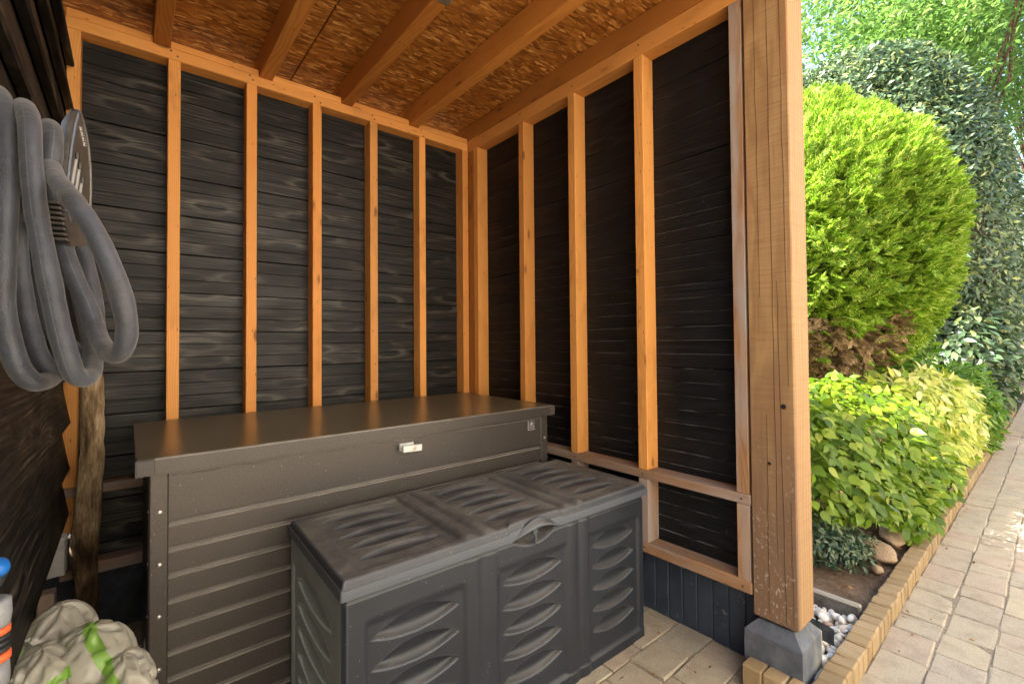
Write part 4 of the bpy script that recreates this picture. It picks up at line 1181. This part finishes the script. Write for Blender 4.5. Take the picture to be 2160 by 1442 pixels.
def crumple(c_, r_, seed, nu=84, nv=52, slack=1.17, steps=150):
    """film with more length than its hull allows: it buckles into folds between an inner and an outer ellipsoid"""
    rs = np.random.default_rng(seed)
    ph = np.linspace(.04, math.pi-.04, nv)[:, None]; th = (np.arange(nu)*2*math.pi/nu)[None, :]
    D = np.stack([np.sin(ph)*np.cos(th), np.sin(ph)*np.sin(th), np.cos(ph)+0*th], -1).reshape(-1, 3)
    Rr = np.array(r_)
    idx = np.arange(nu*nv).reshape(nv, nu)
    E_ = [np.stack([idx.ravel(), np.roll(idx, -1, 1).ravel()], 1), np.stack([idx[:-1].ravel(), idx[1:].ravel()], 1),
          np.stack([idx[:-1].ravel(), np.roll(idx, -1, 1)[1:].ravel()], 1), np.stack([np.roll(idx, -1, 1)[:-1].ravel(), idx[1:].ravel()], 1)]
    B_ = [np.stack([idx.ravel(), np.roll(idx, -4, 1).ravel()], 1), np.stack([idx[:-4].ravel(), idx[4:].ravel()], 1)]
    E1, E2 = np.concatenate(E_), np.concatenate(B_)
    X0 = D*Rr
    L1 = np.linalg.norm(X0[E1[:, 0]]-X0[E1[:, 1]], axis=1)*slack
    L2 = np.linalg.norm(X0[E2[:, 0]]-X0[E2[:, 1]], axis=1)*slack
    X = X0*(1+.05*np.array([mnoise.noise(Vector(d)*3.1+Vector((seed, 0, seed))) for d in D])[:, None]+rs.normal(0, .006, (len(D), 1)))
    deg1 = np.bincount(E1.ravel(), minlength=len(X))[:, None]; deg2 = np.bincount(E2.ravel(), minlength=len(X))[:, None]
    for it in range(steps):
        for E, L, dg, kf in ((E1, L1, deg1, 1.3), (E2, L2, deg2, .55)):
            dv = X[E[:, 1]]-X[E[:, 0]]; ln = np.linalg.norm(dv, axis=1, keepdims=True)+1e-9
            cr_ = .5*dv*(1-L[:, None]/ln)
            acc = np.zeros_like(X)
            for k in range(3):
                acc[:, k] = np.bincount(E[:, 0], cr_[:, k], len(X))-np.bincount(E[:, 1], cr_[:, k], len(X))
            X = X+kf*acc/np.maximum(dg*.5, 1)
        q = np.linalg.norm(X/Rr, axis=1, keepdims=True)
        X = np.where(q > 1.06, X*(1.06/q), X); X = np.where(q < .72, X*(.72/np.maximum(q, 1e-6)), X)
    X = X+np.array(c_); X[:, 2] = np.maximum(X[:, 2], .004)
    F = []
    for i in range(nv-1):
        for j in range(nu): F.append((int(idx[i, j]), int(idx[i+1, j]), int(idx[i+1, (j+1) % nu]), int(idx[i, (j+1) % nu])))
    F.append(tuple(int(q) for q in idx[0])); F.append(tuple(int(q) for q in idx[-1])[::-1])
    return [tuple(p) for p in X], F
def bag_mesh():
    o_ = np.array([-1.80, -1.21, 0.0])
    L_ = [(pix(128, 1362, 1.07), (.066, .10, .090), 1), (pix(188, 1408, .99), (.078, .09, .084), 5), (pix(258, 1468, .97), (.058, .10, .085), 9), (pix(88, 1455, .93), (.060, .10, .080), 12)]
    parts = [crumple(tuple(p_-o_), r_, sd) for p_, r_, sd in L_]
    parts.append(crumple((-.01, .06, .16), (.108, .22, .17), 21, slack=1.1))
    return mesh('plastic_bag', *merge(parts), True)
bag = link('plastic_bag', bag_mesh(), M_bag(), None, (-1.80, -1.21, 0.0))
tag(bag, 'crumpled translucent plastic bag with green print on the floor by the left wall', 'plastic bag')

# ------------------------------------------------------------------ vegetation helpers
def frames(n_, roll=None, up_bias=None):
    """orthonormal frames whose z column is n_ ; x column points roughly down / random"""
    n_ = n_/np.linalg.norm(n_, axis=1, keepdims=True)
    r_ = rng.normal(size=n_.shape) if up_bias is None else up_bias+rng.normal(size=n_.shape)*.35
    x_ = r_-n_*(r_*n_).sum(1, keepdims=True); x_ /= np.linalg.norm(x_, axis=1, keepdims=True)
    y_ = np.cross(n_, x_)
    return np.stack([x_, y_, n_], -1)
def scatter_vf(tv, tf, pos, fr, sc):
    tv = np.asarray(tv, float); tf = np.asarray(tf)
    V = pos[:, None, :]+sc[:, None, None]*np.einsum('nij,kj->nki', fr, tv)
    F = tf[None]+(np.arange(len(pos))*len(tv))[:, None, None]
    return V.reshape(-1, 3), F.reshape(-1, tf.shape[1])
LEAF4 = ([(0, 0, 0), (.45, .20, .05), (1, 0, -.05), (.45, -.20, .05)], [(0, 1, 2, 3)])
LEAF_FOLD = ([(0, 0, 0), (.3, .17, .05), (.68, .16, .04), (1, 0, -.06), (.68, -.16, .04), (.3, -.17, .05), (.35, 0, 0), (.7, 0, -.02)],
             [(0, 6, 1), (1, 6, 7), (1, 7, 2), (2, 7, 3), (0, 5, 6), (5, 7, 6), (5, 4, 7), (4, 3, 7)])
LEAF_HALF = ([(0, 0, 0), (.5, .20, .05), (1, 0, -.05), (.5, -.20, .05), (.5, 0, 0)], [(0, 4, 1), (1, 4, 2), (0, 3, 4), (3, 2, 4)])
def M_foliage(name, cols, trans=.4, rough=.45, spec=.4, tc=None, patch=None, objrand=False):
    g = G(name)
    r_ = g.rand() if objrand else g.island()
    c = g.ramp(r_, cols)
    if patch:
        n = g.noise(g.obj(), patch[0], 3); c = g.mix(g.rnge(n, patch[2], patch[3]), c, patch[1])
    t = c if tc is None else g.mix(.6, c, tc)
    g.leaf(c, trans, rough, spec, t); return g.m
def branch_set(base, tips, r0_, n=5, sag=.0, seg=6):
    parts = []
    for tpt in tips:
        b, t = Vector(base), Vector(tpt)
        pts = []
        for i in range(seg+1):
            q = i/seg; p = b.lerp(t, q)+Vector((mnoise.noise(t*3+Vector((q*3, 0, 0))), mnoise.noise(t*3+Vector((0, q*3, 5))), 0))*.05*(q*(1-q)*4)*(t-b).length
            p.z -= sag*q*q
            pts.append(p)
        parts.append(tube_vf(pts, [r0_*(1-.8*i/seg) for i in range(seg+1)], n))
    return merge(parts)
BARK = M_plain('dark_bark', (.10, .065, .04), .9, .2, 0, .5, 20, .8, 40)
TWIG = M_plain('brown_twig', (.20, .125, .07), .85, .2, 0, .4, 30)

# ---- golden conifer shrub
con = thing('golden_conifer', 'rounded golden green conifer shrub with brown dead lower branches', 'conifer shrub', (2.95, -1.02, .05))
cc = np.array([2.95, -1.02, 2.0]); cr = np.array([1.25, 1.06, 1.22])
N = 36000
dirs = rng.normal(size=(N, 3)); dirs /= np.linalg.norm(dirs, axis=1, keepdims=True)
dirs = dirs[(dirs[:, 1] < .55) & (dirs[:, 0] < .9)]
lump = np.array([mnoise.noise(Vector(d*2.3))*.09+mnoise.noise(Vector(d*5.5))*.06 for d in dirs])
shell = 1-.20*rng.random(len(dirs))**2
pos = cc+dirs*cr*(shell+lump)[:, None]
nrm = dirs/cr
fan_v, fan_f = [], []
def quad(p0, p1, w0, w1, z0=0, z1=0):
    b = len(fan_v); d = np.array(p1)-np.array(p0); d = d/np.linalg.norm(d); s = np.array([-d[1], d[0]])
    fan_v.extend([(p0[0]+s[0]*w0, p0[1]+s[1]*w0, z0), (p0[0]-s[0]*w0, p0[1]-s[1]*w0, z0), (p1[0]-s[0]*w1, p1[1]-s[1]*w1, z1), (p1[0]+s[0]*w1, p1[1]+s[1]*w1, z1)]); fan_f.append((b, b+1, b+2, b+3))
quad((0, 0), (1, 0), .045, .02, 0, -.12)
for i, (q, L_) in enumerate(((.12, .42), (.3, .46), (.48, .42), (.66, .34), (.82, .22))):
    for s_ in (-1, 1):
        a = .85-.12*i
        quad((q, 0), (q+L_*math.cos(a), s_*L_*math.sin(a)), .045, .022, -.12*q, -.12*(q+L_*.6))
        quad((q+L_*.45*math.cos(a), s_*L_*.45*math.sin(a)), (q+L_*.45*math.cos(a)+.2, s_*(L_*.45*math.sin(a)+.05)), .034, .014, -.12*q, -.14)
# each spray droops outward: its x axis points out and a little up/down, its plane roughly vertical-tangent
tan = np.cross(nrm, [0, 0, 1.0]); tan /= np.linalg.norm(tan, axis=1, keepdims=True)+1e-9
out_dir = nrm/np.linalg.norm(nrm, axis=1, keepdims=True)*.8+rng.normal(size=nrm.shape)*.35+np.array([.12, -.1, .30])
out_dir /= np.linalg.norm(out_dir, axis=1, keepdims=True)
side = tan*rng.choice([-1, 1], size=(len(tan), 1))+rng.normal(size=tan.shape)*.45
side -= out_dir*(side*out_dir).sum(1, keepdims=True); side /= np.linalg.norm(side, axis=1, keepdims=True)
fr = np.stack([out_dir, side, np.cross(out_dir, side)], -1)
keep_green = (pos[:, 2] > 1.22-.10*(pos[:, 0]-2.4)+.40*np.array([mnoise.noise(Vector((p[0]*2, p[1]*2, 3))) for p in pos])) | (rng.random(len(pos)) < .10)
sc = rng.uniform(.065, .125, len(pos))
V, F = scatter_vf(fan_v, fan_f, (pos-out_dir*sc[:, None]*.5)[keep_green], fr[keep_green], sc[keep_green])
CONM = M_foliage('golden_conifer_leaf', [(0, (.075, .17, .012)), (.3, (.135, .27, .015)), (.6, (.22, .37, .022)), (.8, (.36, .50, .045)), (1, (.62, .70, .16))], .5, .5, .3)
cbase = np.array([2.95, -1.02, .05])
link('foliage', fast_mesh('foliage', V-cbase, F), CONM, con, kind='stuff')
low = ~keep_green
V, F = scatter_vf(fan_v, fan_f, (pos-out_dir*sc[:, None]*.9)[low], fr[low], sc[low])
DEADM = M_foliage('dead_conifer_twig', [(0, (.15, .095, .045)), (.5, (.27, .18, .09)), (1, (.40, .29, .16))], .2, .8, .15)
link('dead_foliage', fast_mesh('dead_foliage', V-cbase, F), DEADM, con, kind='stuff')
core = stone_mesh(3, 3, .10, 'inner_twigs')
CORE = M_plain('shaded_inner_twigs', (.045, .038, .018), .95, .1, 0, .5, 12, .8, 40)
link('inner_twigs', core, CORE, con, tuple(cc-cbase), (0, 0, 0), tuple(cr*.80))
tips = [cc+np.array([cr[0]*.75*math.cos(a), cr[1]*.75*math.sin(a), -cr[2]*.45+.5*rng.random()]) for a in np.linspace(0, 6.28, 26)]
link('trunk', mesh('trunk', *branch_set((0, 0, 0), [t-cbase for t in tips]+[Vector((0, 0, 2.2))]*2, .03, 6)), BARK, con)

# ---- tall dark evergreen hedge shrub behind it
def leafy_shell(center, radii, n_leaf, sz, mat, parent, base, tmpl=LEAF_FOLD, depth=.28, keep=None, lumpy=.06, droop=.2, name='foliage', power=1.0, shellpow=2.0):
    d = rng.normal(size=(n_leaf, 3)); d /= np.linalg.norm(d, axis=1, keepdims=True)
    if power != 1.0:
        d = np.sign(d)*np.abs(d)**power
    if keep is not None: d = d[keep(d)]
    lum = np.array([mnoise.noise(Vector(q*2.1)+Vector(center))*lumpy*1.4+mnoise.noise(Vector(q*6)+Vector(center))*lumpy for q in d])
    sh = 1-depth*rng.random(len(d))**shellpow
    p = center+d*radii*(sh+lum)[:, None]
    nn = d/radii; nn /= np.linalg.norm(nn, axis=1, keepdims=True)
    nn = nn*.75+rng.normal(size=nn.shape)*.5+np.array([0, 0, .35])
    ub = d*.5+np.array([0, 0, -droop])
    fr_ = frames(nn, up_bias=ub)
    s_ = sz*rng.uniform(.75, 1.25, len(d))
    V_, F_2 = scatter_vf(tmpl[0], tmpl[1], p, fr_, s_)
    return link(name, fast_mesh(name, V_-np.array(base), F_2), mat, parent, kind='stuff')
HEDGE = M_foliage('dark_evergreen_leaf', [(0, (.030, .060, .030)), (.4, (.060, .110, .052)), (.72, (.095, .155, .070)), (.88, (.16, .22, .08)), (1, (.34, .38, .12))], .25, .38, .5)
hb = (7.4, -.55, 0)
hed = thing('evergreen_hedge', 'tall domed dark evergreen shrub with glossy leaves behind the golden conifer', 'evergreen shrub', hb)
hc_ = np.array([7.4, -.55, 2.45]); hr_ = np.array([2.3, 1.66, 3.0])
seen = lambda d: (d[:, 0] < .75) & (d[:, 1] < .75)
leafy_shell(hc_, hr_, 115000, .092, HEDGE, hed, hb, tmpl=LEAF_HALF, keep=seen, power=.8, lumpy=.035, depth=.13)
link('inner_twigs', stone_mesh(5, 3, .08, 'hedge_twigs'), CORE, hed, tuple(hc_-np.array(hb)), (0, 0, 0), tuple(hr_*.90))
link('trunk', mesh('hedge_trunk', *branch_set((0, 0, 0), [Vector((rng.uniform(-1, 1), rng.uniform(-1, 1), rng.uniform(2, 4))) for _ in range(9)], .07, 7)), BARK, hed)
# ---- low glossy part of the hedge hanging over the path
hb2 = (6.3, -1.7, 0)
low_h = thing('overhanging_shrub', 'dark glossy shrub hanging low over the far path edge', 'shrub', hb2)
leafy_shell(np.array([6.3, -1.75, .85]), np.array([.95, .42, .80]), 5000, .14, HEDGE, low_h, hb2, depth=.6)
link('stem', mesh('shrub_stem', *branch_set((0, 0, 0), [Vector((rng.uniform(-.6, .6), rng.uniform(-.3, .2), rng.uniform(.6, 1.2))) for _ in range(9)], .018, 6)), BARK, low_h)

# ---- light green broad-leaved bush in front
def broad_leaf(seed, droop=.16):
    rs = random.Random(seed)
    out = [(.0, .0), (.06, .17), (.20, .30), (.38, .335), (.58, .28), (.78, .16), (.92, .06), (1.06, 0)]
    V = []
    zf = lambda x_, y_: .10*abs(y_)-droop*x_*x_+.03*math.sin(x_*7+seed)
    for x_, y_ in out: V.append((x_, 0, zf(x_, 0)-.015*(0 < x_ < 1)))
    for s_ in (1, -1):
        for x_, y_ in out[1:-1]:
            yy = y_*s_*(1+rs.uniform(-.1, .1)); V.append((x_, yy, zf(x_, yy)+rs.uniform(-.015, .015)))
    F = []
    n = len(out)
    for si in (0, 1):
        b = n+si*(n-2)
        F.append((0, 1, b) if si else (0, b, 1))
        for i in range(1, n-2):
            q = (i, i+1, b+i, b+i-1); F.append(q if si else q[::-1])
        F.append((n-2, n-1, b+n-3) if si else (n-2, b+n-3, n-1))
    return V, F
def tri_only(F):
    o_ = []
    for q in F:
        o_.append(q[:3])
        if len(q) == 4: o_.append((q[0], q[2], q[3]))
    return o_
def M_broad(name, cols, objrand, trans, rough=.42, spec=.4):
    g = G(name); r_ = g.rand() if objrand else g.island()
    c = g.ramp(r_, cols); v = g.obj()
    if objrand:
        sp = g.n('SeparateXYZ', Vector=v)
        ay = g.math('ABSOLUTE', sp.outputs[1])
        vein = g.math('FRACT', g.math('MULTIPLY', g.math('SUBTRACT', sp.outputs[0], g.math('MULTIPLY', ay, .9)), 7.0))
        vm = g.math('MAXIMUM', g.math('LESS_THAN', vein, .10), g.math('LESS_THAN', ay, .012))
        c = g.mix(g.math('MULTIPLY', vm, .35), c, g.mix(.5, c, (.5, .6, .2)))
    g.leaf(c, trans, rough, spec, c); return g.m
LG = [(0, (.055, .115, .006)), (.3, (.11, .20, .009)), (.65, (.17, .265, .012)), (.9, (.24, .33, .022)), (1, (.34, .38, .05))]
LGM, LGS = M_broad('broad_leaf_green', LG, True, .42), M_broad('broad_leaf_green_mass', LG, False, .42)
LEAFM = []
for s_ in range(4):
    V, F = broad_leaf(s_); LEAFM.append(mesh('leaf', V, F, True))
def leafy_bush(parent, base, blobs, n_leaf, n_single, size, mats, meshes, tmpl, bias):
    """leaves in the shells of a few blobs; those nearest the path are single parts"""
    allp, alln = [], []
    tot = sum(b[2] for b in blobs)
    for c_, r_, wgt in blobs:
        n = int(n_leaf*wgt/tot)
        d = rng.normal(size=(n, 3)); d /= np.linalg.norm(d, axis=1, keepdims=True)
        d[:, 2] = np.where(d[:, 2] < -.55, -d[:, 2], d[:, 2])
        sh = 1-.42*rng.random(n)**1.6
        allp.append(np.array(c_)+d*np.array(r_)*sh[:, None]); alln.append(d)
    p = np.concatenate(allp); d = np.concatenate(alln)
    ok = (p[:, 2] > .09)
    p, d = p[ok], d[ok]
    nn = d*.45+np.array(bias)*.8+rng.normal(size=d.shape)*.48
    ub = d*1.0+np.array([-.2, -.35, -.45])
    fr_ = frames(nn, up_bias=ub)
    s_ = size*rng.uniform(.65, 1.2, len(p))
    expo = ((p-CAM)@fw)*1.0 - 1.2*((d*np.array([-.55, -.8, .25])).sum(1))
    od = np.argsort(expo)
    for i in od[:n_single]:
        mw = Matrix([list(fr_[i][r_])+[p[i][r_]-base[r_]] for r_ in range(3)]+[[0, 0, 0, 1]])
        o = link('leaf', meshes[rng.integers(len(meshes))], mats[0], parent)
        o.matrix_local = mw @ Matrix.Scale(float(s_[i]), 4)
    rest = od[n_single:]
    V_, F_2 = scatter_vf(tmpl[0], tri_only(tmpl[1]), p[rest], fr_[rest], s_[rest])
    link('foliage', fast_mesh('bush_foliage', V_-np.array(base), F_2, True), mats[1], parent, kind='stuff')
bb1 = (1.45, -1.45, .05)
bush = thing('broadleaf_bush', 'light green broad leaved bush growing beside the timber post', 'bush', bb1)
leafy_bush(bush, bb1, [((1.15, -1.62, .54), (.42, .34, .27), 3), ((1.75, -1.66, .55), (.55, .36, .28), 4), ((.85, -1.45, .46), (.36, .38, .30), 2), ((1.12, -1.76, .34), (.30, .20, .16), 1.2), ((2.3, -1.62, .52), (.5, .36, .33), 3), ((1.4, -1.2, .64), (.6, .5, .25), 3), ((1.85, -1.80, .32), (.40, .16, .18), 2.4), ((2.3, -1.86, .28), (.35, .14, .2), 2), ((1.45, -1.84, .30), (.30, .13, .15), 1.6), ((1.95, -1.93, .20), (.35, .10, .13), 1.6), ((1.7, -1.975, .15), (.36, .07, .09), 1), ((2.35, -1.975, .22), (.4, .09, .16), 1.5), ((1.0, -1.55, .70), (.22, .2, .14), 1), ((1.9, -1.55, .76), (.26, .2, .14), 1.2)], 6800, 295, .064, (LGM, LGS), LEAFM, broad_leaf(9), (-.25, -.35, .95))
tips = [Vector((rng.uniform(-.75, .75), rng.uniform(-.42, .25), rng.uniform(.3, .78))) for _ in range(80)]
link('stem', mesh('stem', *merge([branch_set((rng.normal(0, .12), rng.normal(0, .08), 0), [t], .0048, 5) for t in tips])), TWIG, bush, kind='stuff')

# ---- yellow variegated shrub
def lance_leaf(seed):
    out = [(0, 0), (.12, .10), (.35, .215), (.6, .19), (.85, .08), (1.05, 0)]
    V = [(x_, 0, -.22*x_*x_) for x_, _ in out]
    for s_ in (1, -1):
        V += [(x_, y_*s_, .04-.22*x_*x_+.015*math.sin(5*x_+seed)) for x_, y_ in out[1:-1]]
    F = []; n = len(out)
    for si in (0, 1):
        b = n+si*(n-2); F.append((0, 1, b) if si else (0, b, 1))
        for i in range(1, n-2):
            q = (i, i+1, b+i, b+i-1); F.append(q if si else q[::-1])
        F.append((n-2, n-1, b+n-3) if si else (n-2, b+n-3, n-1))
    return V, F
YL = [(0, (.17, .29, .02)), (.3, (.32, .39, .035)), (.55, (.47, .50, .07)), (.78, (.60, .59, .15)), (.92, (.68, .65, .28)), (1, (.16, .28, .02))]
YM, YS = M_broad('yellow_leaf', YL, True, .4), M_broad('yellow_leaf_mass', YL, False, .4)
LANCE = [mesh('leaf', *lance_leaf(s_), True) for s_ in range(3)]
bb2 = (3.35, -1.72, .05)
yb2 = thing('yellow_shrub', 'yellow variegated shrub leaning over the brick kerb', 'shrub', bb2)
leafy_bush(yb2, bb2, [((3.0, -1.82, .60), (.50, .27, .30), 3), ((3.6, -1.84, .50), (.55, .25, .34), 3), ((3.0, -1.86, .32), (.5, .20, .2), 2), ((2.55, -1.72, .66), (.4, .3, .22), 1.6), ((2.75, -1.92, .28), (.5, .12, .2), 2.2), ((3.9, -1.95, .25), (.5, .10, .2), 1.5)], 4200, 220, .080, (YM, YS), LANCE, lance_leaf(5), (-.55, -.6, .6))
link('stem', mesh('stem', *merge([branch_set((rng.normal(0, .15), rng.normal(0, .06), 0), [Vector((rng.uniform(-.6, .6), rng.uniform(-.3, .2), rng.uniform(.3, .7)))], .005, 5) for _ in range(26)])), TWIG, yb2, kind='stuff')
# ---- small green shrubs at the kerb further on
GS = [(0, (.05, .13, .015)), (.5, (.10, .22, .02)), (1, (.22, .34, .04))]
GSM = M_foliage('fresh_green_leaf', GS, .4, .42, .4)
for i, (c_, r_, lab, n) in enumerate((((4.75, -1.86, .42), (.65, .26, .46), 'fresh green low shrub between yellow shrub and dark overhanging shrub', 2600), ((3.9, -1.35, 1.05), (.6, .42, .42), 'tangled pale green shrub above the yellow shrub', 2600))):
    b_ = (c_[0], c_[1], 0)
    t_ = thing('green_shrub', lab, 'shrub', b_)
    leafy_shell(np.array(c_), np.array(r_), n, .085, GSM, t_, b_, depth=.6)
    link('stem', mesh('shrub_stem', *branch_set((0, 0, 0), [Vector((rng.uniform(-.4, .4), rng.uniform(-.2, .2), c_[2]*rng.uniform(.8, 1.3))) for _ in range(9)], .010, 5)), TWIG, t_)
# ---- dwarf dark shrub by the post
DS = [(0, (.020, .050, .028)), (.5, (.045, .085, .045)), (.85, (.085, .13, .06)), (1, (.16, .20, .08))]
DSM = M_foliage('dwarf_shrub_leaf', DS, .2, .35, .5)
b_ = (.88, -1.72, .05)
dw = thing('dwarf_shrub', 'small dark green shrub low on bare soil behind the edging strip', 'shrub', b_)
for c_, r_, n in (((.82, -1.70, .20), (.20, .20, .14), 1500), ((.98, -1.80, .13), (.20, .13, .09), 1100)):
    leafy_shell(np.array(c_), np.array(r_), n, .030, DSM, dw, b_, depth=.8, shellpow=1.0)
link('stem', mesh('shrub_stem', *branch_set((0, 0, 0), [Vector((rng.uniform(-.2, .2), rng.uniform(-.15, .1), rng.uniform(.05, .22))) for _ in range(16)], .004, 5)), TWIG, dw)

# ---- rocks in the bed
ROCK = M_plain('brown_fieldstone', (.30, .205, .125), .8, .3, 0, .35, 12, .4, 90)
for i, (x_, y_, z_, s_, rz, lab) in enumerate(((1.17, -1.895, .080, (.12, .075, .042), .5, 'rounded brown rock beside the kerb, nearest the post'),
        (1.46, -1.90, .085, (.16, .060, .034), .15, 'long flat tan rock beside the kerb behind the rounded one'),
        (1.63, -1.90, .085, (.14, .045, .026), .2, 'thin flat grey rock against the kerb under the broad leaves'),
        (1.85, -1.80, .12, (.19, .10, .045), .1, 'broad tan rock half hidden under the light green bush'),
        (.98, -1.93, .062, (.034, .026, .020), .4, 'small reddish stone in front of the rounded brown rock'))):
    tag(link('rock', stone_mesh(20+i, 3, .22, 'rock'), ROCK, None, (x_, y_, z_), (.1, .05, rz), s_), lab, 'rock', 'rocks along the flower bed')

# ---- dry leaf litter on soil, path and floor
LIT = M_foliage('dry_leaf', [(0, (.12, .055, .02)), (.5, (.26, .12, .045)), (1, (.40, .22, .09))], .15, .8, .1)
pts_ = []
for _ in range(260): pts_.append((rng.uniform(.55, 2.4), rng.uniform(-1.96, -1.3), .068))
for _ in range(26): pts_.append((rng.uniform(.3, 4), -2.06-.03*rng.random()**2, .003))
for _ in range(24): pts_.append((rng.uniform(.1, 3.5), rng.uniform(-2.9, -2.1), .003))
for _ in range(10): pts_.append((rng.uniform(-.55, -.15), rng.uniform(-1.75, -1.45), .003))
for _ in range(120): pts_.append((rng.uniform(-1.95, -1.70), rng.uniform(-.7, -.1), .004))
pts_ = np.array(pts_)
V, F = scatter_vf(LEAF4[0], LEAF4[1], pts_, frames(np.array([0, 0, 1.0])+rng.normal(size=pts_.shape)*.25), rng.uniform(.012, .034, len(pts_)))
tag(link('leaf_litter', fast_mesh('leaf_litter', V, F), LIT), 'scattered brown dry leaves on soil, path and floor', 'leaf litter', kind='stuff')

# ---- trees beyond
TL = [(0, (.07, .16, .03)), (.4, (.13, .26, .05)), (.8, (.20, .34, .07)), (1, (.30, .42, .12))]
TREEM = M_foliage('tree_leaf', TL, .6, .45, .35)
def tree(x_, y_, h, crown_c, crown_r, n, sz, lab, clumps=150):
    b_ = (x_, y_, 0)
    t_ = thing('tree', lab, 'tree', b_, group='trees beyond the hedge')
    c_ = np.array(crown_c); r_ = np.array(crown_r)
    d = rng.normal(size=(clumps, 3)); d /= np.linalg.norm(d, axis=1, keepdims=True)
    cl = c_+d*r_*(rng.random((clumps, 1))**.45)
    idx = rng.integers(clumps, size=n)
    p = cl[idx]+rng.normal(size=(n, 3))*r_*.13
    fr_ = frames(rng.normal(size=(n, 3))+np.array([0, 0, .8]))
    V_, F_2 = scatter_vf(LEAF4[0], LEAF4[1], p, fr_, sz*rng.uniform(.7, 1.3, n))
    link('crown', fast_mesh('crown', V_-np.array(b_), F_2), TREEM, t_)
    limbs = [cl[k]-np.array(b_) for k in range(0, clumps, 9)]
    top = Vector((c_-np.array(b_))*np.array([1, 1, .75]))
    V_, F_2 = merge([tube_vf([Vector((0, 0, 0)), top*.4, top*.75, top], [.20, .16, .11, .05], 9)]+[branch_set(top*.55, [Vector(q)], .06, 5) for q in limbs])
    link('trunk', mesh('trunk', V_, F_2), BARK, t_)
tree(13.5, 2.2, 9, (13.5, 2.0, 7.2), (3.4, 3.4, 4.6), 34000, .15, 'leafy light green tree standing behind the left side of the dark hedge')
tree(16.5, -.6, 11, (16.0, -.6, 10.0), (3.5, 2.6, 4.2), 30000, .16, 'tall leafy tree above the top of the dark hedge')
tree(22, -2.2, 12, (21, -2.0, 14.0), (4, 3.0, 4.5), 26000, .18, 'high light green tree crown at the upper right corner')
tree(27, 1.5, 9, (27, 1.0, 6.0), (4, 4.5, 5.5), 24000, .20, 'distant tree filling the gap between hedge and sky')
tree(32, -2.6, 5, (33, -2.9, 3.0), (3.5, 1.5, 2.7), 12000, .17, 'low distant tree at the end of the path')
tree(10.5, 4.5, 9, (10.5, 4.3, 6.0), (2.6, 3.0, 5.0), 26000, .14, 'green tree glimpsed next to the timber post above the conifer')
